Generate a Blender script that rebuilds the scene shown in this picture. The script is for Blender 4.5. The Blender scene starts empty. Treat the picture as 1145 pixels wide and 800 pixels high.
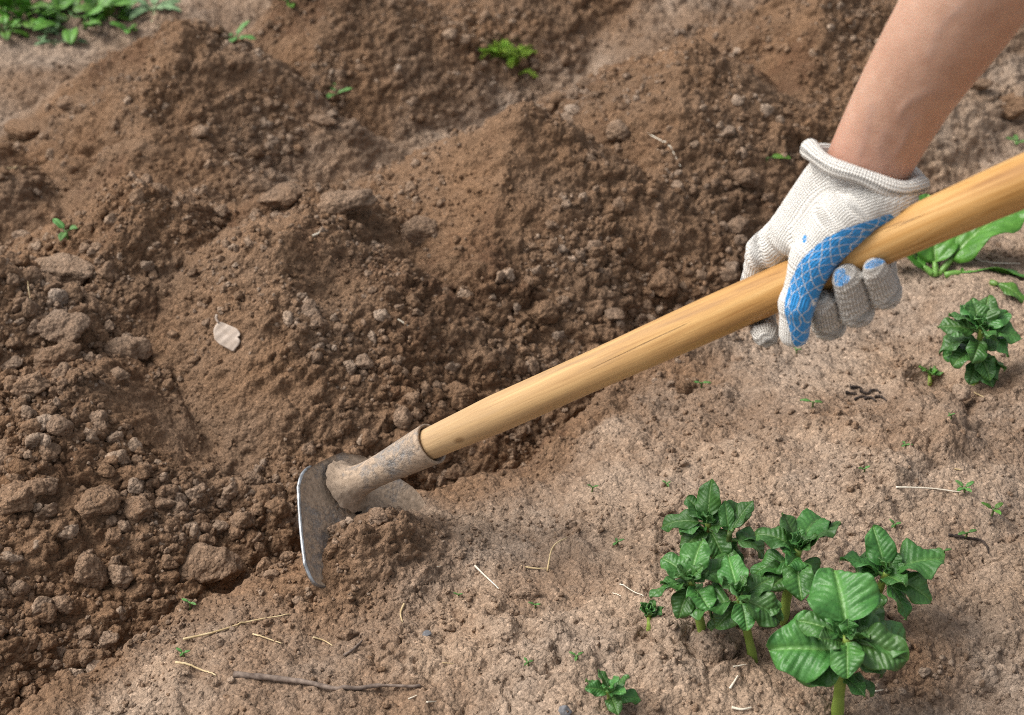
import bpy, math
import numpy as np
from mathutils import Vector, Matrix

rng = np.random.default_rng(7)
scn = bpy.context.scene
COL = scn.collection
PI = math.pi

# ------------------------------------------------------------------ camera model
CAM_H, PITCH, FPX, PW, PH = 0.955, math.radians(35.0), 1816.0, 1145.0, 800.0
cth, sth = math.cos(PITCH), math.sin(PITCH)
CAM = np.array([0.0, 0.0, CAM_H])
RT = np.array([1.0, 0, 0]); UP = np.array([0, sth, cth]); FW = np.array([0, cth, -sth])

def ray(px, py):
    return FW + RT * ((px - PW/2) / FPX) + UP * ((PH/2 - py) / FPX)

def at_depth(px, py, d): return CAM + ray(px, py) * d
def at_z(px, py, z):
    r = ray(px, py); return CAM + r * ((z - CAM_H) / r[2])
def at_plane(px, py, p0, n):
    r = ray(px, py); return CAM + r * (np.dot(p0 - CAM, n) / np.dot(r, n))
def depth_of(P): return float(np.dot(np.asarray(P) - CAM, FW))
def pix(P):
    v = np.asarray(P) - CAM; d = v @ FW
    return PW/2 + FPX * (v @ RT) / d, PH/2 - FPX * (v @ UP) / d
def unit(v): v = np.asarray(v, float); return v / np.linalg.norm(v)

cam_d = bpy.data.cameras.new("camera"); cam = bpy.data.objects.new("camera", cam_d); COL.objects.link(cam)
cam.location = CAM; cam.rotation_euler = (PI/2 - PITCH, 0, 0)
cam_d.sensor_width = 36.0; cam_d.lens = FPX / PW * 36.0
cam_d.clip_start = 0.01; cam_d.clip_end = 500
cam_d.dof.use_dof = True; cam_d.dof.focus_distance = 1.33; cam_d.dof.aperture_fstop = 7.5
scn.camera = cam

# ------------------------------------------------------------------ noise
def _hash(ix, iy, seed):
    h = (ix.astype(np.int64) * 374761393 + iy.astype(np.int64) * 668265263 + seed * 974634777) & 0x7fffffff
    h = ((h ^ (h >> 13)) * 1274126177) & 0x7fffffff
    return h ^ (h >> 16)
def perlin(x, y, seed=0):
    ix = np.floor(x); iy = np.floor(y); fx = x - ix; fy = y - iy
    ix = ix.astype(np.int64); iy = iy.astype(np.int64)
    u = fx*fx*fx*(fx*(fx*6-15)+10); v = fy*fy*fy*(fy*(fy*6-15)+10)
    def g(dx, dy):
        a = (_hash(ix+dx, iy+dy, seed) & 1023) * (2*PI/1024)
        return np.cos(a)*(fx-dx) + np.sin(a)*(fy-dy)
    a = g(0,0); b = g(1,0); c = g(0,1); d = g(1,1)
    ab = a + u*(b-a); cd = c + u*(d-c)
    return (ab + v*(cd-ab)) * 1.5
def fbm(x, y, seed, octv=4, gain=.5):
    s = 0; a = 1
    for k in range(octv):
        s = s + a * perlin(x*2**k, y*2**k, seed+k*17); a *= gain
    return s
def worley(x, y, seed):
    """distance to nearest random point, with a random value of that cell"""
    ix = np.floor(x).astype(np.int64); iy = np.floor(y).astype(np.int64)
    best = np.full(x.shape, 9.0); val = np.zeros(x.shape)
    for dx in (-1, 0, 1):
        for dy in (-1, 0, 1):
            h = _hash(ix+dx, iy+dy, seed)
            px = ix+dx + (h & 1023)/1023.0; py = iy+dy + ((h >> 10) & 1023)/1023.0
            d = (x-px)**2 + (y-py)**2
            m = d < best
            best = np.where(m, d, best); val = np.where(m, ((h >> 5) & 255)/255.0, val)
    return np.sqrt(best), val
def sstep(a, b, x):
    t = np.clip((x-a)/(b-a), 0, 1); return t*t*(3-2*t)

# ------------------------------------------------------------------ terrain
RA = math.radians(41.4); RR = (math.cos(RA), math.sin(RA)); RN = (-math.sin(RA), math.cos(RA))
def so(x, y): return x*RR[0] + y*RR[1], x*RN[0] + y*RN[1]
def xy(s, o): return s*RR[0] + o*RN[0], s*RR[1] + o*RN[1]
# heaps (s, o, height, slope): earthed-up rows, one heap per plant
HEAPS = [(.78,1.225,.125,.60), (1.10,1.235,.135,.62), (1.385,1.235,.135,.60), (1.64,1.23,.14,.6), (1.94,1.2,.10,.5), (2.22,1.22,.12,.55),
         (.50,1.20,.075,.5), (.70,1.41,.10,.55), (.52,1.39,.085,.5), (.86,1.31,.085,.55), (.24,1.25,.11,.55), (-.05,1.25,.11,.55),
         (.975,1.75,.105,.60), (1.27,1.78,.095,.60), (1.58,1.78,.10,.58), (1.86,1.80,.10,.58), (.62,1.74,.045,.5),
         (.84,1.62,.045,.5)]
BITES = []        # hollows: x, y, radius, depth
def add_bite(px, py, z, r, d):
    p = at_z(px, py, z); BITES.append((p[0], p[1], r, d))
add_bite(205, 455, .03, .10, .035); add_bite(365, 295, .08, .055, .022); add_bite(345,300,.08,.03,.010)
add_bite(95, 168, .02, .018, .022); add_bite(560, 215, .06, .07, .012)
add_bite(1041, 424, .02, .017, .03)
for p_ in ((785,706),(842,736),(875,690),(935,797),(726,700),(1086,432),(803,690)):
    add_bite(p_[0], p_[1], .045, .017, .010)
LUMPS = []
def add_lump(px, py, z, r, h):
    p = at_z(px, py, z); LUMPS.append((p[0], p[1], r, h))
add_lump(410, 618, .02, .048, .026); add_lump(450, 606, .02, .042, .014); add_lump(395, 640, .0, .04, .014)
add_lump(365, 655, .0, .03, .006); add_lump(500, 470, -.05, .04, -.012)
add_lump(1060, 330, .0, .12, .03); add_lump(900,330,0.0,.1,.0)

FACES = [(math.cos(math.radians(a)), math.sin(math.radians(a))) for a in (-54, -153, 36, 122)]
def terrain(x, y, detail=True):
    """height, dryness (0 moist dug soil .. 1 pale crust)"""
    s, o = so(x, y)
    w = fbm(s*6, o*6, 3, 3)
    lip = .905 + .022*perlin(s*5.0+2.3, o*0, 11) + .010*perlin(s*17, o*3, 12) + .02*np.exp(-((s-.45)/.12)**2)
    wave = .012*perlin(s*3.2, o*3.2, 5)
    fg = .055*np.exp(-((o-.57)/.27)**2) - .012
    fg = np.where(o < .57, np.maximum(fg, -.05), fg)
    dug = 1 - sstep(1.48, 1.66, s + .06*perlin(x*7, y*7, 8))      # the dug stretch of the furrow
    dep = .030 + .062*dug
    drop = sstep(0, 1, (o - lip)/(.040 + .02*perlin(s*9, o*2, 19))) * dep
    base = fg + wave - drop
    ridge = .085*np.exp(-((o-1.25)/.14)**2) + .045*np.exp(-((o-1.78)/.11)**2)*sstep(.80, .95, s)
    far = sstep(1.80, 2.1, o)
    base = base + ridge*(1-far) + far*.075 + sstep(1.38,1.5,o)*(1-far)*.03 + far*.05*sstep(.0,1.0,fbm(s*1.4,o*1.4,77,2)+.3)*.5
    hp = np.full(x.shape, -1.0)
    ws = s + .016*perlin(x*11, y*11, 31) + .006*perlin(x*29, y*29, 32); wo = o + .016*perlin(x*11+7, y*11, 33) + .006*perlin(x*29, y*29, 34)
    wxx, wyy = xy(ws, wo)
    for (hs, ho, hh, sl) in HEAPS:
        hx_, hy_ = xy(hs, ho); ex, ey = wxx-hx_, wyy-hy_
        py_ = np.maximum.reduce([ex*c_+ey*s_ for c_, s_ in FACES])      # a heap thrown up with a hoe has flat sides and sharp edges
        d = .66*np.maximum(py_, 0)*1.10 + .34*np.sqrt(ex**2 + ey**2 + .0002)
        hp = np.maximum(hp, hh + .008 - sl*1.20*d)
    k = .008
    hmix = np.clip(.5 + .5*(hp-base)/k, 0, 1)
    h = base + (hp-base)*hmix + k*hmix*(1-hmix)
    for (bx, by, br, bd) in BITES:
        h = h - bd*np.exp(-((x-bx)**2+(y-by)**2)/br**2)
    fresh = np.zeros(x.shape)
    for (bx, by, br, bd) in LUMPS:
        e = np.exp(-((x-bx)**2+(y-by)**2)/br**2); h = h + bd*e
        if bd > .01 and br < .1: fresh = np.maximum(fresh, e)
    for (px_, py_, r_) in PATCHES:
        fresh = np.maximum(fresh, .75*np.exp(-(((x-px_)**2+(y-py_)**2)/r_**2)**1.5)*(.75+.6*w))
    # dryness
    edge = sstep(-.045, .035, (lip - .010) - o + .045*w)
    dry = edge
    dry = np.maximum(dry, (1-dug)*sstep(1.22, 1.05, o + .05*w))
    dry = np.maximum(dry, .85*np.exp(-((o-1.535+.03*w)/.075)**2)*sstep(.80, .98, s))
    dry = np.maximum(dry, 1.0*sstep(1.84, 1.93, o + .05*w))
    moist_var = np.clip(.22 + .22*fbm(x*5, y*5, 41, 4) + .10*perlin(x*2, y*2, 43), 0, .5)
    dry = np.maximum(dry, moist_var)
    dry = dry * (1 - .62*np.clip(fresh*1.3, 0, 1)) 
    loose = np.clip(1 - dry, 0, 1) * sstep(.88, .95, o)*(1-sstep(1.86,2.0,o))
    loose = np.maximum(loose, fresh*.9)
    smooth = np.zeros(x.shape)
    for (px_, py_, z_, r_) in SM:
        smooth = np.maximum(smooth, np.exp(-(((x-px_)**2+(y-py_)**2)/r_**2)**2))
    loose = loose * (1-.8*smooth)
    if detail:
        x0_, y0_ = x, y; y = y + .75*h; x = x - .25*h      # follow the slope, so lumps keep their shape on steep faces
        wx = .006*perlin(x*70, y*70, 51) + .003*perlin(x*160, y*160, 56); wy = .006*perlin(x*70, y*70, 57) + .003*perlin(x*160, y*160, 58)
        dome = lambda d, v, R: np.sqrt(np.maximum(0, (R*(.35+.65*v))**2 - d**2))
        lump1 = dome(*worley((x+wx)*38, (y+wy)*38, 52), .80)/38
        lump2 = dome(*worley((x+wx*.6)*88, (y+wy*.6)*88, 54), .85)/88
        lump3 = dome(*worley((x+wx*.3)*190, (y+wy*.3)*190, 55), .85)/190
        n1 = fbm(x*16, y*16, 61, 3); n2 = fbm(x*70, y*70, 62, 3)
        n3 = fbm(x*34+3, y*34, 64, 3)
        ridged = (1-np.abs(n3))
        patch = sstep(-.1, .6, perlin(x*9, y*9, 63)); patch2 = sstep(-.2, .5, perlin(x*14+5, y*14, 67)); patch3 = sstep(-.45, .45, perlin(x*5.5+2, y*5.5, 69) + .4*perlin(x*17, y*17, 65))
        h = h + loose*(.0048*n1 + .0024*n2 + (.85*lump1*patch2 + .80*lump2)*(1-.4*sstep(1.08, 1.2, o)) + .60*lump3)
        cr = 1 - loose
        h = h + cr*(.0055*n1 + .0020*n2 + .0036*(ridged-.6) + .008*fbm(x*6, y*6, 68, 2) + (.85*lump1*patch*patch3 + .50*lump2*(.08+.92*patch2*patch3) + .40*lump3*(.30+.70*patch3))*(1-.75*smooth))
        # shallow cracks in the crust
        ck = np.abs(perlin(x*9 + .35*perlin(x*40, y*40, 70), y*9 + .35*perlin(x*40, y*40, 73), 71))
        h = h - cr*.007*sstep(.022, .0, ck)*sstep(.0, .35, perlin(x*6+9, y*6, 74))
        x, y = x0_, y0_
        dry = np.clip(dry + .16*cr*fbm(x*7, y*7, 75, 3) - .30*cr*sstep(.0, .7, fbm(x*3.5+4, y*3.5, 78, 3)) + .10*perlin(x*26, y*26, 66) + .12*np.clip(n2,-1,1)*.5, 0, 1)
    return h, dry, loose
SM = []
PATCHES = []
for (px_, py_, r_) in ((560,525,.055),(520,545,.04),(330,655,.04),(380,660,.045),(605,500,.04),(1000,770,.05),(760,425,.05)):
    p_ = at_z(px_, py_, .0); PATCHES.append((p_[0], p_[1], r_))
for (px_, py_, z_, r_) in ((215,455,.02,.085),(365,290,.09,.055),(565,215,.07,.08),(135,180,.03,.1),(850,60,.1,.09),(540,540,-.01,.05),(30,240,0,.08)):
    p_ = at_z(px_, py_, z_); SM.append((p_[0], p_[1], z_, r_))

def hgt(x, y):
    return terrain(np.atleast_1d(np.asarray(x, float)), np.atleast_1d(np.asarray(y, float)))[0]
def hit(px, py):
    r = ray(px, py); t = np.arange(.75, 4.2, .0025)
    P = CAM + t[:, None]*r
    d = P[:, 2] - hgt(P[:, 0], P[:, 1])
    i = int(np.argmax(d < 0))
    if i == 0: return at_z(px, py, 0)
    f = d[i-1]/(d[i-1]-d[i]); return P[i-1] + (P[i]-P[i-1])*f
def down(p, lift=0.0): return np.array([p[0], p[1], hgt(p[0], p[1])[0] + lift])

# ------------------------------------------------------------------ mesh helpers
def make_mesh(name, V, F, smooth=True):
    """V (n,3); F list of (m,k) int arrays"""
    me = bpy.data.meshes.new(name)
    V = np.asarray(V, np.float32)
    if isinstance(F, np.ndarray): F = [F]
    F = [np.asarray(f, np.int32) for f in F if len(f)]
    me.vertices.add(len(V)); me.vertices.foreach_set("co", V.ravel())
    nl = sum(f.size for f in F); npoly = sum(len(f) for f in F)
    me.loops.add(nl); me.polygons.add(npoly)
    me.loops.foreach_set("vertex_index", np.concatenate([f.ravel() for f in F]))
    tot = np.concatenate([np.full(len(f), f.shape[1], np.int32) for f in F])
    start = np.concatenate([[0], np.cumsum(tot)[:-1]]).astype(np.int32)
    me.polygons.foreach_set("loop_start", start)
    me.polygons.foreach_set("use_smooth", np.full(npoly, smooth))
    me.update(calc_edges=True); me.validate()
    return me
def attr(me, name, vals, typ='FLOAT'):
    a = me.attributes.new(name, typ, 'POINT')
    a.data.foreach_set('vector' if typ == 'FLOAT_VECTOR' else 'value', np.asarray(vals, np.float32).ravel())
def link(name, me, mat=None, parent=None):
    o = bpy.data.objects.new(name, me); COL.objects.link(o)
    if mat is not None:
        for m in (mat if isinstance(mat, (list, tuple)) else [mat]): me.materials.append(m)
    if parent is not None: o.parent = parent
    return o
def tag(o, label, cat, group=None):
    o['label'] = label; o['category'] = cat
    if group: o['group'] = group
    return o
def empty(name, loc, rz=0.0):
    o = bpy.data.objects.new(name, None); COL.objects.link(o); o.location = loc; o.rotation_euler = (0, 0, rz)
    o.empty_display_size = .02
    return o
class MB:
    """collects verts/faces (with a material slot) into one mesh"""
    def __init__(s): s.V = []; s.F = []; s.M = []; s.n = 0; s.A = []
    def add(s, V, F, mi=0, a=None):
        V = np.asarray(V, float); F = np.asarray(F, int)
        s.V.append(V); s.F.append(F + s.n); s.M.append(np.full(len(F), mi)); s.n += len(V)
        s.A.append(np.zeros(len(V)) if a is None else np.broadcast_to(np.asarray(a, float), (len(V),)))
    def build(s, name, mat, parent=None, smooth=True, origin=None):
        V = np.concatenate(s.V)
        if origin is not None: V = V - np.asarray(origin)
        me = make_mesh(name, V, s.F, smooth)
        o = link(name, me, mat, parent)
        me.polygons.foreach_set("material_index", np.concatenate(s.M).astype(np.int32))
        attr(me, "tint", np.concatenate(s.A))
        return o
def frames(P):
    P = np.asarray(P, float); n = len(P)
    T = np.gradient(P, axis=0); T /= np.linalg.norm(T, axis=1)[:, None] + 1e-12
    up = np.array([0, 0, 1.0]) if abs(T[0][2]) < .9 else np.array([1.0, 0, 0])
    N = np.zeros_like(P); N[0] = unit(np.cross(np.cross(T[0], up), T[0]))
    for i in range(1, n):
        v = N[i-1] - T[i]*np.dot(N[i-1], T[i]); N[i] = unit(v)
    return T, N, np.cross(T, N)
def tube(P, R, k=8, caps=True):
    P = np.asarray(P, float); n = len(P); R = np.broadcast_to(np.asarray(R, float), (n,))
    T, N, B = frames(P)
    a = np.arange(k)*2*PI/k
    V = P[:, None, :] + R[:, None, None]*(np.cos(a)[None, :, None]*N[:, None, :] + np.sin(a)[None, :, None]*B[:, None, :])
    V = V.reshape(-1, 3)
    i, j = np.meshgrid(np.arange(n-1), np.arange(k), indexing='ij'); j2 = (j+1) % k
    F = np.stack([i*k+j, i*k+j2, (i+1)*k+j2, (i+1)*k+j], -1).reshape(-1, 4)
    if caps:
        V = np.concatenate([V, [P[0], P[-1]]]); c0 = n*k; c1 = n*k+1
        jj = np.arange(k); j2 = (jj+1) % k
        F = np.concatenate([F, np.stack([np.full(k, c0), j2, jj, jj], -1), np.stack([np.full(k, c1), (n-1)*k+jj, (n-1)*k+j2, (n-1)*k+j2], -1)])
    return V, F
def fixtri(F):
    """split degenerate quads (cap fans) from true quads"""
    F = np.asarray(F); t = F[:, 2] == F[:, 3]
    return F[~t], F[t][:, :3]
def add_tube(mb, P, R, k=8, mi=0, a=None):
    V, F = tube(P, R, k); q, t = fixtri(F); n0 = mb.n
    mb.add(V, q, mi, a)
    if len(t):
        mb.F.append(t + n0); mb.M.append(np.full(len(t), mi))
def smooth_path(pts, n):
    pts = np.asarray(pts, float); m = len(pts)
    if m == 2:
        t = np.linspace(0, 1, n)[:, None]; return pts[0]*(1-t) + pts[1]*t
    Q = np.concatenate([[2*pts[0]-pts[1]], pts, [2*pts[-1]-pts[-2]]])
    out = []
    for t in np.linspace(0, m-1-1e-9, n):
        i = int(t); f = t-i; p0, p1, p2, p3 = Q[i:i+4]
        out.append(.5*((2*p1)+(-p0+p2)*f+(2*p0-5*p1+4*p2-p3)*f*f+(-p0+3*p1-3*p2+p3)*f**3))
    return np.array(out)
def grid_faces(nu, nv, off=0):
    i, j = np.meshgrid(np.arange(nu-1), np.arange(nv-1), indexing='ij')
    return np.stack([i*nv+j, (i+1)*nv+j, (i+1)*nv+j+1, i*nv+j+1], -1).reshape(-1, 4) + off

# ------------------------------------------------------------------ materials
class NT:
    def __init__(s, name):
        s.m = bpy.data.materials.new(name); s.m.use_nodes = True; s.t = s.m.node_tree
        s.b = s.t.nodes["Principled BSDF"]
    def n(s, typ, **kw):
        d = s.t.nodes.new(typ)
        for k, v in kw.items():
            if k in d.inputs.keys(): d.inputs[k].default_value = v
            else: setattr(d, k, v)
        return d
    def l(s, a, b): s.t.links.new(a, b)
    def noise(s, vec, scale, detail=4, rough=.55, dist=0.0):
        d = s.n('ShaderNodeTexNoise'); d.inputs['Scale'].default_value = scale; d.inputs['Detail'].default_value = detail
        d.inputs['Roughness'].default_value = rough; d.inputs['Distortion'].default_value = dist
        if vec is not None: s.l(vec, d.inputs['Vector'])
        return d.outputs['Fac']
    def ramp(s, fac, stops, interp='LINEAR'):
        r = s.n('ShaderNodeValToRGB'); r.color_ramp.interpolation = interp
        while len(r.color_ramp.elements) < len(stops): r.color_ramp.elements.new(.5)
        for e, (p, c) in zip(r.color_ramp.elements, stops):
            e.position = p; e.color = (c, c, c, 1) if not isinstance(c, tuple) else (*c, 1)
        s.l(fac, r.inputs['Fac']); return r.outputs['Color']
    def mix(s, fac, a, b, mode='MIX'):
        d = s.n('ShaderNodeMix', data_type='RGBA', blend_type=mode)
        for sock, v in ((d.inputs[0], fac), (d.inputs[6], a), (d.inputs[7], b)):
            if isinstance(v, bpy.types.NodeSocket): s.l(v, sock)
            else: sock.default_value = v if not isinstance(v, tuple) else (*v, 1)
        return d.outputs[2]
    def math(s, op, a, b=0.0, c=None, clamp=False):
        d = s.n('ShaderNodeMath', operation=op, use_clamp=clamp)
        for sock, v in zip(d.inputs, (a, b, c)):
            if v is None: continue
            if isinstance(v, bpy.types.NodeSocket): s.l(v, sock)
            else: sock.default_value = v
        return d.outputs[0]
    def attr(s, name): return s.n('ShaderNodeAttribute', attribute_name=name)
    def coord(s, which='Object'): return s.n('ShaderNodeTexCoord').outputs[which]
    def mapping(s, vec, scale=(1,1,1), rot=(0,0,0)):
        d = s.n('ShaderNodeMapping'); d.inputs['Scale'].default_value = scale; d.inputs['Rotation'].default_value = rot
        s.l(vec, d.inputs['Vector']); return d.outputs['Vector']
    def bump(s, h, strength=.5, dist=.001, prev=None):
        d = s.n('ShaderNodeBump'); d.inputs['Strength'].default_value = strength; d.inputs['Distance'].default_value = dist
        s.l(h, d.inputs['Height'])
        if prev is not None: s.l(prev, d.inputs['Normal'])
        return d.outputs['Normal']
    def fin(s, col=None, rough=.8, normal=None, spec=.3):
        def put(k, v):
            if v is None: return
            if isinstance(v, bpy.types.NodeSocket): s.l(v, s.b.inputs[k])
            else: s.b.inputs[k].default_value = (*v, 1) if isinstance(v, tuple) else v
        put('Base Color', col); put('Roughness', rough); put('Normal', normal); put('Specular IOR Level', spec)
        return s.m

PALE = (.240, .171, .123); PALE2 = (.325, .246, .186); MID = (.205, .133, .086); MOIST = (.185, .115, .070); DARK = (.125, .072, .043)
def soil_material(name, per_object=False):
    t = NT(name)
    vec = t.n('ShaderNodeNewGeometry').outputs['Position']
    if per_object:
        oi = t.n('ShaderNodeObjectInfo')
        dry = t.math('ADD', t.attr('tint').outputs['Fac'], t.math('MULTIPLY', t.math('SUBTRACT', oi.outputs['Random'], .5), .30), clamp=True)
    else:
        dry = t.attr('tint').outputs['Fac']
    nA = t.noise(vec, 34, 5, .6); nB = t.noise(vec, 210, 4, .6); nC = t.noise(vec, 620, 3, .6)
    d2 = t.math('ADD', dry, t.math('MULTIPLY', t.math('SUBTRACT', nA, .5), .42))
    d2 = t.math('ADD', d2, t.math('MULTIPLY', t.math('SUBTRACT', nB, .5), .34), clamp=True)
    col = t.ramp(d2, [(0.0, DARK), (.18, MOIST), (.48, MID), (.80, PALE), (1.0, PALE2)])
    # mineral specks, pale and dark grains of the soil
    v = t.n('ShaderNodeTexVoronoi'); v.inputs['Scale'].default_value = 330; t.l(vec, v.inputs['Vector'])
    sep = t.n('ShaderNodeSeparateColor'); t.l(v.outputs['Color'], sep.inputs[0])
    grain = t.ramp(sep.outputs[0], [(0.0, .72), (.5, 1.0), (.86, 1.06), (1.0, 1.5)])
    col = t.mix(.75, col, grain, 'MULTIPLY')
    col = t.mix(.8, col, t.ramp(nC, [(.30, .62), (.5, 1.0), (.72, 1.32)]), 'MULTIPLY')
    hue = t.ramp(t.noise(vec, 9, 4), [(.3, (1.08, .98, .86)), (.7, (.96, .98, 1.0))])
    col = t.mix(.8, col, hue, 'MULTIPLY')
    b1 = t.bump(nB, .8, .0030); b2 = t.bump(nC, .8, .0014, b1)
    b3 = t.bump(t.math('SUBTRACT', 1.0, t.math('POWER', v.outputs['Distance'], 2.0)), .7, .0022, b2)
    return t.fin(col, .93, b3, .16)
M_SOIL = soil_material("soil"); M_CLOD = soil_material("clod_soil", True)

def simple(name, c1, c2, scale=60, rough=.7, bump=.0, spec=.3, stretch=None):
    t = NT(name); vec = t.coord('Object')
    if stretch: vec = t.mapping(vec, stretch)
    n = t.noise(vec, scale, 5, .6)
    col = t.ramp(n, [(.3, c1), (.7, c2)])
    return t.fin(col, rough, t.bump(n, .6, bump) if bump else None, spec)
M_STRAW = simple("straw", (.36,.25,.12), (.62,.50,.30), 90, .6)
M_STRAWP = simple("pale_straw", (.60,.52,.40), (.78,.72,.60), 90, .6)
M_TWIG = simple("twig_bark", (.085,.060,.048), (.26,.20,.16), 160, .85, .001)
M_DARKTWIG = simple("dark_bark", (.018,.014,.012), (.07,.05,.04), 160, .9, .001)
M_PEBBLE = simple("pebble", (.09,.09,.095), (.20,.20,.21), 200, .7, .0006)
M_DEADLEAF = simple("dead_leaf", (.38,.30,.235), (.60,.50,.42), 120, .75, .0006)

def leaf_material(name, dark, light, vein, rough=.42, trans=.12):
    t = NT(name); vec = t.coord('Object')
    a = t.attr('tint').outputs['Fac']
    n = t.noise(vec, 55, 4); n2 = t.noise(vec, 420, 3)
    col = t.ramp(t.math('ADD', t.math('MULTIPLY', n, .8), t.math('MULTIPLY', n2, .2)), [(.32, dark), (.68, light)])
    col = t.mix(t.math('MULTIPLY', a, .75, clamp=True), col, vein)
    oi = t.n('ShaderNodeObjectInfo')
    hsv = t.n('ShaderNodeHueSaturation'); t.l(col, hsv.inputs['Color'])
    t.l(t.math('MULTIPLY_ADD', oi.outputs['Random'], .5, .75), hsv.inputs['Value'])
    t.l(t.math('MULTIPLY_ADD', oi.outputs['Random'], .02, .49), hsv.inputs['Hue'])
    v = t.n('ShaderNodeTexVoronoi'); v.inputs['Scale'].default_value = 330; t.l(vec, v.inputs['Vector'])
    nrm = t.bump(t.math('SUBTRACT', 1.0, t.math('POWER', v.outputs['Distance'], 2.0)), .28, .0010, t.bump(n2, .2, .0006))
    m = t.fin(hsv.outputs['Color'], rough, nrm, .45)
    # light through the thin blade
    tr = t.n('ShaderNodeBsdfTranslucent'); t.l(hsv.outputs['Color'], tr.inputs['Color'])
    mx = t.n('ShaderNodeMixShader'); mx.inputs[0].default_value = trans
    out = t.t.nodes['Material Output']
    t.l(t.b.outputs[0], mx.inputs[1]); t.l(tr.outputs[0], mx.inputs[2]); t.l(mx.outputs[0], out.inputs['Surface'])
    return m
M_POTATO = leaf_material("potato_leaf", (.034,.118,.022), (.078,.205,.045), (.17,.32,.085))
M_STEM = simple("potato_stem", (.16,.235,.035), (.24,.33,.07), 60, .45)
M_STEMD = simple("dark_stem", (.045,.085,.02), (.09,.13,.035), 60, .5)
M_BROADLEAF = leaf_material("broad_leaf", (.050,.150,.016), (.105,.255,.035), (.20,.35,.08), .35, .2)
M_SEEDLEAF = leaf_material("seedling_leaf", (.06,.17,.035), (.12,.27,.06), (.15,.28,.08), .5, .2)
M_WEED = leaf_material("weed_leaf", (.065,.185,.015), (.14,.33,.04), (.10,.2,.06), .45, .2)
M_WEEDGREY = leaf_material("grey_green_leaf", (.10,.20,.085), (.20,.32,.15), (.28,.38,.2), .6, .15)
M_DILL = leaf_material("feathery_leaf", (.16,.30,.015), (.28,.45,.04), (.2,.35,.05), .5, .25)

# wood
def wood():
    t = NT("handle_wood"); vec = t.coord('Object')
    st = t.mapping(vec, (3.0, 60, 60)); n = t.noise(st, 2.2, 6, .62, .6)
    st2 = t.mapping(vec, (9.0, 260, 260)); f = t.noise(st2, 1.6, 5, .6)
    big = t.noise(t.mapping(vec, (5, 14, 14)), 1.3, 3, .5)
    col = t.ramp(n, [(.26, (.26, .120, .034)), (.45, (.45, .245, .078)), (.62, (.55, .335, .130)), (.80, (.62, .43, .21))])
    col = t.mix(.55, col, t.ramp(f, [(.30, (.62, .50, .36)), (.48, (1, 1, 1)), (.8, (1.08, 1.08, 1.05))]), 'MULTIPLY')
    col = t.mix(.85, col, t.ramp(big, [(.32, (.72, .64, .54)), (.5, (.96, .94, .90)), (.68, (1.06, 1.07, 1.10))]), 'MULTIPLY')
    # greyed, bleached weathering along the lower part near the socket
    x = t.n('ShaderNodeSeparateXYZ'); t.l(vec, x.inputs[0])
    near = t.ramp(t.math('ADD', t.math('MULTIPLY', x.outputs[0], 1.4), t.math('MULTIPLY', t.math('SUBTRACT', n, .5), .5)), [(.05, .60), (.55, .0)])
    col = t.mix(near, col, t.mix(f, (.34, .24, .14), (.60, .47, .30)))
    cracks = t.noise(t.mapping(vec, (4.0, 150, 150)), 1.0, 3, .5, 1.2)
    ck = t.ramp(cracks, [(.285, .25), (.315, 1.0)])
    col = t.mix(ck, (.16, .09, .04), col)
    # small knots and hand-worn marks
    v = t.n('ShaderNodeTexVoronoi'); v.inputs['Scale'].default_value = 1.0; t.l(t.mapping(vec, (16, 34, 34)), v.inputs['Vector'])
    kn = t.ramp(v.outputs['Distance'], [(.05, .75), (.13, .0)])
    col = t.mix(kn, col, (.20, .11, .045))
    nrm = t.bump(f, .35, .0008, t.bump(ck, .5, .0006))
    return t.fin(col, t.ramp(n, [(.3, .42), (.7, .55)]), nrm, .32)
M_WOOD = wood()
def steel():
    t = NT("dirty_steel"); vec = t.coord('Object')
    n = t.noise(vec, 28, 6, .65, .4); n2 = t.noise(vec, 230, 5, .65); n3 = t.noise(t.mapping(vec, (40, 160, 160)), 1.2, 5, .6)
    metal = t.ramp(n3, [(.3, (.15, .15, .15)), (.6, (.29, .285, .28)), (.8, (.42, .405, .385))])
    dirt = t.ramp(n2, [(.3, (.23, .172, .122)), (.55, (.38, .285, .205)), (.75, (.48, .375, .28))])
    cover = t.ramp(t.math('ADD', t.math('MULTIPLY', n, .80), t.math('MULTIPLY', n2, .26)), [(.40, 0.0), (.56, 1.0)])
    cov = t.math('MULTIPLY_ADD', t.attr('tint').outputs['Fac'], .9, cover, clamp=True)
    col = t.mix(cov, metal, dirt)
    m = t.fin(col, t.mix(cov, (.45,)*3, (.92,)*3), t.bump(t.math('ADD', n2, cov), .6, .0016), .35)
    mt = t.math('MULTIPLY', t.math('SUBTRACT', 1.0, cov), .65); t.l(mt, t.b.inputs['Metallic'])
    return m
M_STEEL = steel()
def steel_edge():
    t = NT("worn_edge"); n = t.noise(t.coord('Object'), 120, 4)
    t.b.inputs['Metallic'].default_value = .8
    return t.fin(t.ramp(n, [(.35, (.16, .15, .14)), (.62, (.48, .51, .54))]), .42, None, .5)
M_EDGE = steel_edge()
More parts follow.
